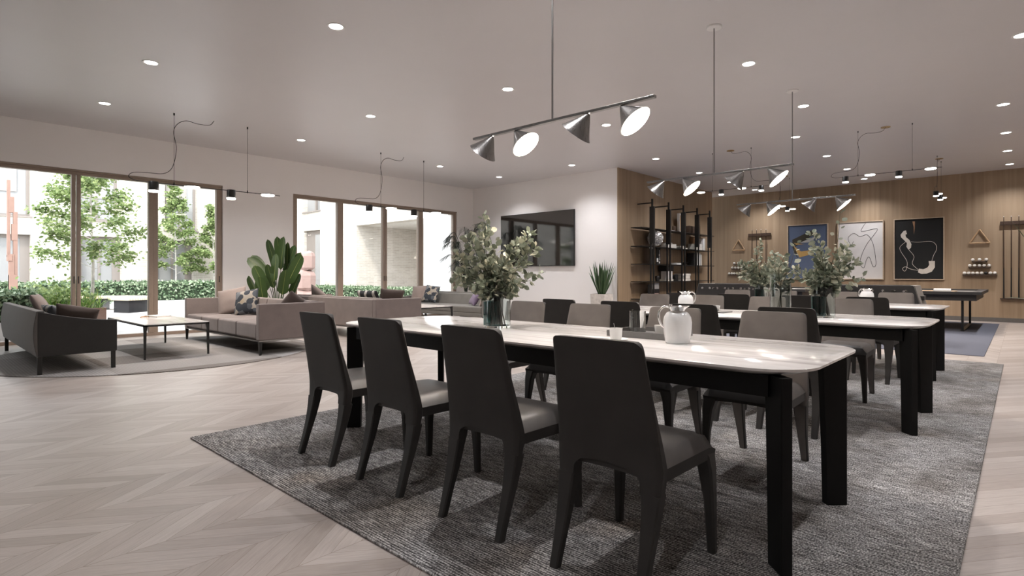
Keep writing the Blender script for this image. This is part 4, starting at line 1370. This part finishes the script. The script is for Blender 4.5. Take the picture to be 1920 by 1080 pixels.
bx = MB().lathe([(.0005, 0), (.07, 0), (.14, .07), (.13, .07), (.06, .01), (.0005, .01)], 24).build('black_bowl', 'dark', loc=(13.95, 6.64, 1.369), smooth=True)
tag(bx, 'black bowl on the middle shelf beside the flat white box', 'bowl')
# shelf 3
cm = thing('camera', 'black camera with brass ring on the lower shelf of the bookshelf', 'camera', (13.2, 6.58, .953))
MB().box(0, .36, 0, .12, 0, .17).build('housing', 'dark', cm, bevel=.01)
MB().cyl((.10, 0, .10), (.10, -.07, .10), .05, seg=20).build('lens', 'blackmetal', cm)
MB().cyl((.02, -.0, .18), (.02, -.025, .18), .03, seg=16).build('ring', 'brass', cm)
bx = MB().box(0, .26, 0, .18, 0, .20).build('white_box', 'offwhite', loc=(12.92, 6.55, 1.0))
tag(bx, 'pale box on the flat grey book, lower shelf beside the camera', 'box')
book(12.90, .945, .34, .22, .05, 'bookgrey', 'flat grey book lying under the pale box' + E_, True)
bx = MB().box(0, .40, 0, .20, 0, .14).build('black_box', 'dark', loc=(12.90, 6.58, 1.2))
tag(bx, 'black box balanced on the pale box, lower shelf', 'box')
bx = MB().lathe([(.0005, 0), (.05, 0), (.06, .10), (.05, .13), (.0005, .13)], 20).build('dark_cup', 'dark', loc=(12.52, 6.62, .953))
tag(bx, 'small dark cup alone on the lower shelf of the bookshelf', 'cup')
book(13.72, .945, .52, .22, .05, 'matwhite', 'white book lying under the brown book' + E_, True)
book(13.84, .995, .36, .22, .09, 'darkbrown', 'brown book lying between two white books' + E_, True)
book(13.74, 1.085, .50, .22, .05, 'matwhite', 'white book lying over the brown book' + E_, True)
# shelf 2
pr = thing('photo_print', 'dark photo print with pale top standing on the second lowest shelf', 'picture', (12.0, 6.58, .543))
MB().box(0, .55, 0, .02, 0, .34).build('dark_field', 'dark', pr)
MB().box(.20, .52, -.002, 0, .22, .37).build('pale_field', 'bookgrey', pr)
MB().box(.30, .50, -.002, 0, .03, .12).build('pink_field', 'pinkstone', pr)
bx = MB().box(0, .36, 0, .2, 0, .14).build('black_box', 'dark', loc=(13.86, 6.55, .543))
tag(bx, 'low black box on the second lowest shelf of the bookshelf', 'box')

# ------------------------------------------------------------------ pictures on the oak back wall
def picture(label, y0, y1, z0, z1, canvas):
    t = thing('framed_picture', label, 'picture', (XB, (y0 + y1) / 2, (z0 + z1) / 2))
    w, h = (y1 - y0) / 2, (z1 - z0) / 2
    m = MB().box(-.06, -.0005, -w, w, h - .02, h).box(-.06, -.0005, -w, w, -h, -h + .02).box(-.06, -.0005, -w, -w + .02, -h + .02, h - .02).box(-.06, -.0005, w - .02, w, -h + .02, h - .02)
    m.build('frame', 'art_frame', t)
    MB().box(-.035, -.02, -w + .02, w - .02, -h + .02, h - .02).build('canvas', canvas, t)
    return t, w, h
def shape(t, name, mat, pts, w, h, lift=.003):
    """flat painted shape; pts in picture coordinates, 0..1 from the upper left corner as seen"""
    q = [(w - 2 * w * u, h - 2 * h * v) for u, v in pts]
    MB().loft([[(-.035 - lift, a, b) for a, b in q], [(-.0352, a, b) for a, b in q]]).build(name, mat, t)
def stroke(t, name, mat, pts, w, h, r=.006):
    q = spline([(-.036, w - 2 * w * u, h - 2 * h * v) for u, v in pts], 8)
    MB().tube(q, r, 6).build(name, mat, t, smooth=True)
t, w, h = picture('blue picture with angular dark and ochre shapes on the oak wall', 3.98, 5.03, .985, 2.545, 'blue')
shape(t, 'dark_shape', 'olive', [(.12, .27), (.68, .09), (.64, .20), (.42, .30), (.20, .40), (.26, .62), (.18, .52), (.13, .42)], w, h)
shape(t, 'ochre_shape', 'ochre', [(.16, .33), (.42, .36), (.22, .365)], w, h, .005)
shape(t, 'ochre_shape', 'ochre', [(.15, .38), (.34, .49), (.60, .47), (.52, .56), (.30, .60)], w, h, .005)
shape(t, 'pale_shape', 'bookgrey', [(.30, .33), (.62, .25), (.74, .20), (.60, .33)], w, h, .006)
t, w, h = picture('white picture with a thin looping ink line on the oak wall', 2.68, 3.75, .985, 2.545, 'offwhite')
stroke(t, 'ink_line', 'ink', [(.62, .03), (.52, .16), (.60, .17), (.86, .14), (.80, .24), (.66, .38), (.55, .55), (.50, .72), (.58, .80), (.64, .66), (.70, .62), (.78, .78), (.84, .72), (.78, .40), (.66, .24), (.50, .26), (.36, .20), (.24, .28), (.30, .40), (.36, .34)], w, h, .005)
t, w, h = picture('black picture with cream curved shapes and a thin line on the oak wall', 1.42, 2.46, .985, 2.545, 'artblack')
shape(t, 'curved_shape', 'cream', [(.14, .26), (.20, .20), (.25, .19), (.27, .25), (.24, .26), (.25, .30), (.32, .35), (.36, .42), (.35, .48), (.30, .51), (.26, .46), (.27, .40), (.20, .34), (.15, .30)], w, h)
shape(t, 'curved_shape', 'cream', [(.70, .70), (.82, .70), (.82, .80), (.76, .87), (.66, .90), (.56, .905), (.49, .88), (.51, .82), (.60, .83), (.68, .80), (.71, .76)], w, h)
stroke(t, 'thin_line', 'cream', [(.35, .38), (.50, .39), (.74, .385), (.84, .44), (.85, .52), (.80, .60), (.76, .70)], w, h, .005)
stroke(t, 'thin_line', 'cream', [(.24, .38), (.13, .46), (.15, .54), (.27, .70), (.26, .82), (.22, .86), (.18, .82), (.24, .79), (.36, .83), (.50, .85)], w, h, .005)
stroke(t, 'thin_line', 'cream', [(.31, .51), (.41, .62), (.38, .74), (.50, .84)], w, h, .005)
shape(t, 'brown_fleck', 'tan', [(.38, .05), (.43, .05), (.425, .16), (.41, .26), (.405, .14)], w, h)

# ------------------------------------------------------------------ cue racks, triangles, ball shelves
def cue_rack(label, y0, y1, cues, where):
    t = thing('cue_rack', label, 'cue rack', (XB, (y0 + y1) / 2, 0))
    w = (y1 - y0) / 2
    MB().box(-.065, -.0005, -w, w, 2.27, 2.355).build('top_rail', 'darkbrown', t, bevel=.004)
    MB().box(-.085, -.0005, -w, w, .54, .565).build('foot_ledge', 'darkbrown', t, bevel=.003)
    for i, y in enumerate(cues):
        c = thing('pool_cue', 'dark pool cue, %s from the pictures in the cue rack %s' % (ORD[i], where), 'pool cue', (XB - .078, y, .566), group='pool cues')
        MB().cyl((0, 0, 0), (0, 0, .70), .015, .012, 12).build('butt', 'blackmetal', c, smooth=True)
        MB().cyl((0, 0, .70), (0, 0, 1.89), .012, .007, 12).build('shaft', 'darkbrown', c, smooth=True)
        MB().cyl((0, 0, 1.89), (0, 0, 1.905), .007, .006, 10).build('tip', 'matwhite', c)
cue_rack('dark cue rack with four cues behind the eucalyptus on the oak wall', 5.50, 6.14, [5.62, 5.76, 5.89, 6.02], 'behind the eucalyptus')
cue_rack('dark cue rack beside the pale ball shelves, cut by the right edge', -.22, .385, [.32, .19, .06, -.08], 'by the right edge')

def ball_set(yc, where, tri_label):
    tr = thing('rack_triangle', tri_label, 'triangle', (XB - .03, yc, 1.87))
    m = MB()
    P3 = [(0, .185, 0), (0, -.185, 0), (0, 0, .32)]
    for a, b in ((0, 1), (1, 2), (2, 0)):
        m.tube([P3[a], Vector(P3[a]).lerp(Vector(P3[b]), .5), P3[b]], .016, 8)
    m.build('hoop', 'lightoak', tr, smooth=True)
    for z, w, n in ((1.435, .14, 3), (1.295, .20, 5), (1.115, .315, 8)):
        nm = {3: 'top', 5: 'middle', 8: 'bottom'}[n]
        l = MB().box(-.10, -.0005, -w, w, -.022, 0).build('ball_ledge', 'darkbrown', bevel=.003, loc=(XB, yc, z))
        tag(l, 'short dark wall ledge, %s one of the ball rack %s' % (nm, where), 'ledge')
        for k in range(n):
            y = yc + w * .88 - (w * 1.76) * k / (n - 1)
            dark = n == 8 and k == 5
            b = MB().sphere((0, 0, .0365), .0365, 16, 10).build('pool_ball', 'dark' if dark else 'leatherball', smooth=True, loc=(XB - .055, y, z))
            tag(b, '%s ball, %s along the %s ledge %s' % ('black' if dark else 'ivory white', ORD[k], nm, where), 'ball', 'pool balls on wall ledges')
ball_set(6.44, 'near the bookshelf', 'wooden ball triangle hanging on the oak wall near the bookshelf')
ball_set(.755, 'right of the black picture', 'wooden ball triangle hanging right of the black picture')

# ------------------------------------------------------------------ football tables
def make_foos():
    t = thing('football_table', '', 'football table')
    for sx in (-1, 1):
        x0, x1 = sorted((sx * .36, sx * .325))
        ring = lambda x: [(x, -.70, .60), (x, .70, .60), (x, .615, .925), (x, -.615, .925)]
        MB().loft([ring(x0), ring(x1)]).build('side_panel', 'foos', t, bevel=.004)
    for sy in (-1, 1):
        ring = lambda x: [(x, sy * .725, .585), (x, sy * .60, .60), (x, sy * .565, .925), (x, sy * .635, .925)]
        e = MB().loft([ring(-.324), ring(.324)]).build('end_panel', 'foosend', t, bevel=.004)
        MB().box(-.12, .12, sy * .70 - .03, sy * .70 + .03, .69, .76).build('goal_box', 'foos', e, bevel=.005)
    MB().box(-.324, .324, -.60, .60, .70, .72).build('pitch', 'foosend', t)
    for k in range(8):
        y = -.525 + .15 * k
        near = k in (0, 1, 3, 5)
        a, b = (-.52, .44) if near else (-.44, .52)
        r = MB().cyl((a, y, .84), (b, y, .84), .008, seg=8).build('rod', 'chrome', t)
        MB().cyl(((a - .10) if near else b, y, .84), (a if near else b + .10, y, .84), .017, .014, 12).build('grip', 'chrome', r, smooth=True)
        m = MB().cyl((-.40, y, .84), (-.37, y, .84), .022, .016, 12)
        m.cyl((.37, y, .84), (.40, y, .84), .016, .022, 12)
        m.build('buffer', 'chrome', r, smooth=True)
        pl = MB()
        for q in (-.18, 0, .18):
            pl.box(q - .012, q + .012, y - .01, y + .01, .745, .86)
        pl.build('player', 'dark' if k % 2 else 'matwhite', r)
    for sx in (-1, 1):
        for sy in (-1, 1):
            x, y = sx * .28, sy * .56
            MB().taper([(x - .03, y - .03, 0), (x + .03, y - .03, 0), (x + .03, y + .03, 0), (x - .03, y + .03, 0)],
                       [(x - .04, y - .05, .60), (x + .04, y - .05, .60), (x + .04, y + .05, .60), (x - .04, y + .05, .60)]).build('leg', 'foos', t, bevel=.004)
    return t
f0 = make_foos()
f0.location, f0['label'], f0['group'] = (11.06, 4.14, .010), 'dark football table with chrome handles in front of the bookshelf end', 'football tables'
dup(f0, (11.06, 1.88, .010), 0, 'dark football table with chrome handles in front of the black picture', 'football tables')

# ------------------------------------------------------------------ pool tables on thin legs
def make_pool():
    t = thing('pool_table', '', 'pool table')
    MB().box(-1.30, 1.30, -.70, .70, .60, .715).build('underframe', 'foos', t, bevel=.004)
    m = MB().box(-1.38, 1.38, -.78, -.64, .715, .775).box(-1.38, 1.38, .64, .78, .715, .775).box(-1.38, -1.24, -.64, .64, .715, .775).box(1.24, 1.38, -.64, .64, .715, .775)
    m.build('cushion_rail', 'foos', t, bevel=.004)
    MB().box(-1.24, 1.24, -.64, .64, .715, .745).build('cloth', 'greystone', t)
    for sy in (-1, 1):
        for x in (-1.06, 1.06):
            MB().box(x - .02, x + .02, sy * .48 - .02, sy * .48 + .02, .02, .60).build('leg', 'blackmetal', t)
        MB().box(-1.08, 1.08, sy * .48 - .03, sy * .48 + .03, 0, .02).build('foot_rail', 'blackmetal', t)
    return t
p0 = make_pool()
p0.location, p0['label'], p0['group'] = (14.98, 1.34, .010), 'dark pool table on thin metal legs under the ball ledges', 'pool tables'
dup(p0, (14.98, 4.36, .010), 0, 'dark pool table under the blue picture, behind the eucalyptus', 'pool tables')
r_ = MB().cyl((0, -.14, .04), (0, .14, .04), .04, seg=20).build('rolled_towel', 'white', smooth=True, bevel=.012, loc=(14.0, 1.18, .756))
tag(r_, 'white rolled towel lying on the pool table under the black picture', 'towel')
r_ = MB().box(-.3, .3, -.34, .34, 0, .02).build('wooden_tray', 'lightoak', loc=(14.55, 1.34, .756))
tag(r_, 'pale wooden tray lying on the pool table behind the white towel', 'tray')
r_ = MB().box(-.2, .2, -.12, .12, 0, .006).build('score_sheet', 'offwhite', loc=(14.0, .84, .756))
tag(r_, 'white score sheet lying at the end of the pool table', 'paper')
r_ = MB().box(-.2, .2, -.15, .15, 0, .045).build('white_box', 'matwhite', bevel=.004, loc=(14.0, 4.50, .756))
tag(r_, 'white flat box lying on the pool table under the blue picture', 'box')
r_ = MB().box(-.2, .2, -.18, .18, 0, .03).build('grey_folder', 'bookgrey', loc=(14.0, 4.04, .756))
tag(r_, 'pale grey folder lying on the pool table under the blue picture', 'folder')

# ------------------------------------------------------------------ courtyard
g = MB().box(-14, 24, YW + .38, 34, -.25, -.012).build('courtyard_ground', 'paving')
struct(g)
FY, WX = 26.0, 13.0
# far building, long side to us
bd = thing('brick_building', 'cream brick building across the courtyard, behind the hedge and trees', 'building', (0, FY, 0))
wins = [(.90, 3.04, 3.20, 5.6), (4.35, 5.65, 3.20, 5.6), (7.25, 8.47, 2.98, 5.4)]
drs = [(.40, 3.04, 0, 2.54), (4.45, 5.75, 0, 2.58), (6.9, 8.32, 0, 2.54)]
extra = [(-3.6, -1.4, 3.20, 5.6), (-4.1, -1.4, 0, 2.54), (10.2, 11.4, 3.2, 5.4)]
m = MB()
holes_wall(m, -13.5, WX + 3.4, -.012, 7.5, wins + drs + extra, lambda a, b, c, d: m.box(a, b, 0, .45, c, d))
m.build('facade', 'brick', bd)
for (a, b, c, d) in wins + extra[:1] + extra[2:]:
    f = MB()
    f.box(a, b, .24, .30, c, c + .07).box(a, b, .24, .30, d - .07, d).box(a, a + .10, .24, .30, c + .07, d - .07).box(b - .10, b, .24, .30, c + .07, d - .07).box((a + b) / 2 - .04, (a + b) / 2 + .04, .24, .30, c + .07, d - .07)
    fo = f.build('window', 'joinery', bd)
    MB().box(a + .08, b - .08, .27, .28, c + .05, d - .05).build('pane', 'farglass', fo)
    MB().box(a - .05, b + .05, -.03, .24, c - .06, c).build('sill', 'joinery', bd)
    MB().box(a + .1, b - .35, .22, .238, (c + d) / 2 - .35, d - .07).build('blind', 'blind', fo)
for (a, b, c, d) in drs + extra[1:2]:
    f = MB()
    f.box(a, b, .24, .32, d - .12, d).box(a, a + .10, .24, .32, 0, d - .12).box(b - .26, b, .24, .32, 0, d - .12).box(a + (b - a) * .45, a + (b - a) * .45 + .08, .24, .32, 0, d - .12)
    fo = f.build('door', 'joinery', bd)
    MB().box(a + .08, b - .2, .27, .29, .0, d - .1).build('pane', 'farglass', fo)
# wing on the right: faces the courtyard sideways, with an open passage
wg = thing('brick_wing', 'cream brick wing with a wide covered passage, right of the courtyard', 'building', (WX, 0, 0))
m = MB()
holes_wall(m, 16.35, FY, -.012, 7.5, [(16.35, 20.88, -.1, 3.21), (23.95, 25.50, -.1, 3.21), (23.95, 25.60, 4.12, 6.2)], lambda a, b, c, d: m.box(0, .5, a, b, c, d))
m.build('facade', 'brick', wg)
m = MB().box(3.2, 3.5, 16.37, 20.9, -.012, 3.5)
m.build('passage_wall', 'brick2', wg)
m = MB().box(.5, 3.2, 20.88, 21.1, -.012, 3.21)
m.build('passage_wall', 'brick', wg)
MB().box(.5, 3.4, 16.37, 20.88, 3.21, 3.4).build('passage_ceiling', 'concrete', wg)
MB().box(.15, .30, 23.95, 25.5, 0, 3.21).build('door_recess', 'joinery', wg)
MB().box(.08, .15, 24.0, 24.55, 0, 3.0).build('door', 'farglass', wg)
f = MB().box(.25, .32, 23.95, 25.6, 4.12, 6.2).build('window', 'farglass', wg)
MB().box(.15, .25, 24.6, 24.7, 4.12, 6.2).build('mullion', 'joinery', f)
MB().box(-.05, .25, 23.9, 25.6, 4.06, 4.12).build('sill', 'joinery', wg)
pw = thing('plaster_wing', 'plain bright white rendered wall close outside the right window door', 'building', (WX, 14.9, 0))
MB().box(0, .5, -3.0, 1.45, -.012, 7.5).build('facade', 'plaster', pw)

# ------------------------------------------------------------------ hedges in low white planters
def hedge(label, x0, x1, y0, y1, zb, zt, n, size=.075):
    global rnd
    keep, rnd = rnd, random.Random(int(x0 * 100 + y0))
    t = thing('hedge', label, 'hedge', (0, 0, 0))
    MB().box(x0, x1, y0, y1, -.012, zb).build('planter', 'plaster', t)
    MB().box(x0 + .08, x1 - .08, y0 + .08, y1 - .08, zb, zt - .06).build('core', 'hedgecore', t)
    m = MB()
    A = [(x1 - x0) * (zt - zb), (y1 - y0) * (zt - zb), (x1 - x0) * (y1 - y0)]
    for k in range(n):
        q = rnd.random() * sum(A)
        if q < A[0]:
            p, nn = Vector((rnd.uniform(x0, x1), y0 + rnd.uniform(-.01, .09), rnd.uniform(zb, zt))), Vector((0, -1, .4))
        elif q < A[0] + A[1]:
            s = -1 if rnd.random() < .75 else 1
            p, nn = Vector(((x0 if s < 0 else x1) - s * rnd.uniform(-.01, .09), rnd.uniform(y0, y1), rnd.uniform(zb, zt))), Vector((s, 0, .4))
        else:
            p, nn = Vector((rnd.uniform(x0, x1), rnd.uniform(y0, y1), zt - rnd.uniform(-.03, .07))), Vector((0, 0, 1))
        leaf_card(m, p, rdir(), (nn + rdir() * .7), size * rnd.uniform(.7, 1.3), size * .62, .1)
    m.build('foliage', 'hedge', t)
    rnd = keep
hedge('long clipped hedge in a white planter along the far courtyard side', -9, 11.8, 23.6, 24.6, .16, .83, 11000, .10)
hedge('clipped hedge block in a white planter close outside the charcoal sofa', -3.2, 1.62, 12.75, 13.9, .29, .80, 6500, .07)
hedge('clipped hedge running along the brick wing and passage', 12.05, 12.85, 15.2, 23.4, .10, .60, 7000, .085)

# ------------------------------------------------------------------ trees
def tree(label, x, y, zc, h, rx, z0, n, seed, leaf=.085, zbase=0.0):
    global rnd
    keep, rnd = rnd, random.Random(seed)
    t = thing('courtyard_tree', label, 'tree', (x, y, zbase))
    MB().tube(spline([(0, 0, 0), (.02, .01, h * .3), (-.02, 0, h * .6), (.01, 0, h)], 5), [.035 - .03 * i / 16 for i in range(16)], 8).build('trunk', 'bark', t, smooth=True)
    m = MB()
    br_ = MB()
    NB = 26
    for k in range(NB):
        z = z0 + (h - z0) * (k + rnd.random()) / NB
        a = k * 2.4 + rnd.uniform(-.4, .4)
        u = (z - z0) / (h - z0)
        rr = rx * (.55 + .45 * math.sin(PI * min(1, .25 + u))) * (1 - .62 * u) * rnd.uniform(.75, 1.15)
        tip = Vector((rr * math.cos(a), rr * math.sin(a), z + rr * .25))
        pts = spline([(0, 0, z - .1), tip * .5 + Vector((0, 0, z * .5)), tip], 4)
        br_.tube(pts, .008, 4)
        for q in range(int(n / NB)):
            f = rnd.uniform(.25, 1.0) ** .7
            i = min(int(f * (len(pts) - 1)), len(pts) - 2)
            p = pts[i].lerp(pts[i + 1], f * (len(pts) - 1) - i) + rdir() * rnd.uniform(0, .17) * rx / .9
            leaf_card(m, p, rdir(-.8, .3), rdir(.2, 1), leaf * rnd.uniform(.7, 1.3), leaf * .7, .1)
    br_.build('branches', 'bark', t)
    m.build('foliage', 'tree', t)
    rnd = keep
tree('leafy tree in the rust pink planter just outside the doors', 2.52, 13.62, 0, 3.45, 1.22, .80, 7600, 2, .068, zbase=.40)
tree('young pale trunked tree behind the hedge, in the pane beside the bronze post', 7.36, 25.05, 0, 4.7, 1.05, 1.2, 6000, 3, .10)
tree('young tree behind the hedge, shorter one next to the white pier', 8.75, 24.95, 0, 3.9, 1.0, 1.1, 5200, 4, .10)

pl = thing('steel_planter', 'rust pink square steel planter full of grasses outside the doors', 'planter', (2.14, 13.65, 0))
m = MB().box(-.52, .52, -.52, -.50, -.012, .47).box(-.52, .52, .50, .52, -.012, .47).box(-.52, -.50, -.50, .50, -.012, .47).box(.50, .52, -.50, .50, -.012, .47)
m.build('walls', 'corten', pl)
MB().box(-.5, .5, -.5, .5, -.012, .40).build('soil', 'soil', pl)
rk, rnd = rnd, random.Random(17)
m = MB()
for k in range(420):
    x, y = rnd.uniform(-.5, .5), rnd.uniform(-.5, .5)
    a = rnd.uniform(0, 2 * PI)
    sp = rnd.uniform(.1, .7)
    blade(m, (x, y, .40), (math.cos(a) * sp, math.sin(a) * sp, 1), rnd.uniform(.15, .48), .016, rnd.uniform(.4, 1.8), 5)
gr = m.build('ornamental_grass', 'grass', loc=(2.14, 13.65, 0))
tag(gr, 'bright green grasses growing in the rust pink planter', 'grass', kind='stuff')
m = MB()
for k in range(900):
    p = Vector((rnd.gauss(-.15, .26), rnd.gauss(0, .26), abs(rnd.gauss(.25, .17))))
    leaf_card(m, p + Vector((0, 0, .38)), rdir(-.3, 1), rdir(0, 1), .075, .045)
sh = thing('leafy_shrub', 'loose green shrub under the tree in the rust pink planter', 'shrub', (2.14, 13.65, 0))
m.build('foliage', 'tree', sh)
MB().tube([(-.15, 0, .38), (-.16, .02, .75)], .012, 5).build('stem', 'bark', sh)
rnd = rk

# ------------------------------------------------------------------ ring bench, sculptures
def bench(label, cx, cy, r0, r1, a0, a1, box):
    t = thing('slatted_bench', label, 'bench', (cx, cy, -.012))
    m = MB()
    n = int((a1 - a0) * r1 / .085)
    for k in range(n):
        a = a0 + (a1 - a0) * k / n
        b = a0 + (a1 - a0) * (k + .72) / n
        q = [(r0, a), (r1, a), (r1, b), (r0, b)]
        m.taper([(r * math.cos(s), r * math.sin(s), .37) for r, s in q], [(r * math.cos(s), r * math.sin(s), .44) for r, s in q])
    m.build('seat_slats', 'benchwood', t)
    for (a, b) in box:
        m = MB()
        ins = .10
        st = 6
        rings = []
        for i in range(st + 1):
            s = a + (b - a) * i / st
            rings.append([((r) * math.cos(s), (r) * math.sin(s), z) for r, z in ((r0 + ins, 0), (r1 - ins, 0), (r1 - ins, .37), (r0 + ins, .37))])
        m.loft(rings)
        m.build('plinth', 'benchbox', t)
bench('curved pale timber bench on dark plinths in the courtyard', 3.85, 20.75, .80, 1.62, math.radians(-70), math.radians(118), [(math.radians(-66), math.radians(-30)), (math.radians(62), math.radians(112))])

sc = thing('steel_sculpture', 'tall thin rust pink sculpture of stacked steel bars behind the hedge block', 'sculpture', (1.70, 18.0, -.012))
for k, (x0, x1, z0, z1) in enumerate(((-.03, .03, 1.55, 3.40), (.0, .10, 2.62, 3.0), (.08, .16, 1.1, 2.64), (.05, .16, 1.95, 2.35), (.0, .10, .0, 1.62), (.0, .16, .0, 1.12), (-.03, .06, 1.45, 1.60))):
    MB().box(x0, x1, -.05 - .007 * k, .05 + .007 * k, z0, z1).build('bar', 'corten', sc, bevel=.004)

def boulder(mb, c, sx, sy, z0, z1, seed):
    r = random.Random(seed)
    rings = []
    for z, k in ((z0, .62), (z0 + (z1 - z0) * .14, .95), (z0 + (z1 - z0) * .74, 1.0), (z0 + (z1 - z0) * .90, .86), (z1, .45)):
        ring = []
        for i in range(7):
            a = 2 * PI * i / 7 + .3
            q = k * (1 + .08 * math.sin(i * 2.3 + seed))
            ring.append((c[0] + sx * q * math.cos(a), c[1] + sy * q * math.sin(a), z + (.03 * math.sin(a * 2 + seed) if k < .9 else 0)))
        rings.append(ring)
    mb.loft(rings)
s1 = thing('stacked_stone_sculpture', 'two stacked pink faceted boulders outside, seen beside the banana plant', 'sculpture', (8.72, 17.0, -.012))
m = MB(); boulder(m, (0, 0, 0), .30, .30, .62, 1.27, 1); m.build('lower_boulder', 'pinkstone', s1)
m = MB(); boulder(m, (.06, 0, 0), .27, .27, 1.27, 1.88, 4); m.build('upper_boulder', 'pinkstone', s1)
m = MB(); boulder(m, (-.02, 0, 0), .36, .36, 0, .62, 2); m.build('base_boulder', 'pinkstone', s1)
s1 = thing('pink_boulder', 'small pink boulder by the far hedge, next to the white pier', 'sculpture', (8.9, 22.9, -.012))
m = MB(); boulder(m, (0, 0, 0), .34, .34, 0, 1.05, 5); m.build('stone', 'pinkstone', s1)
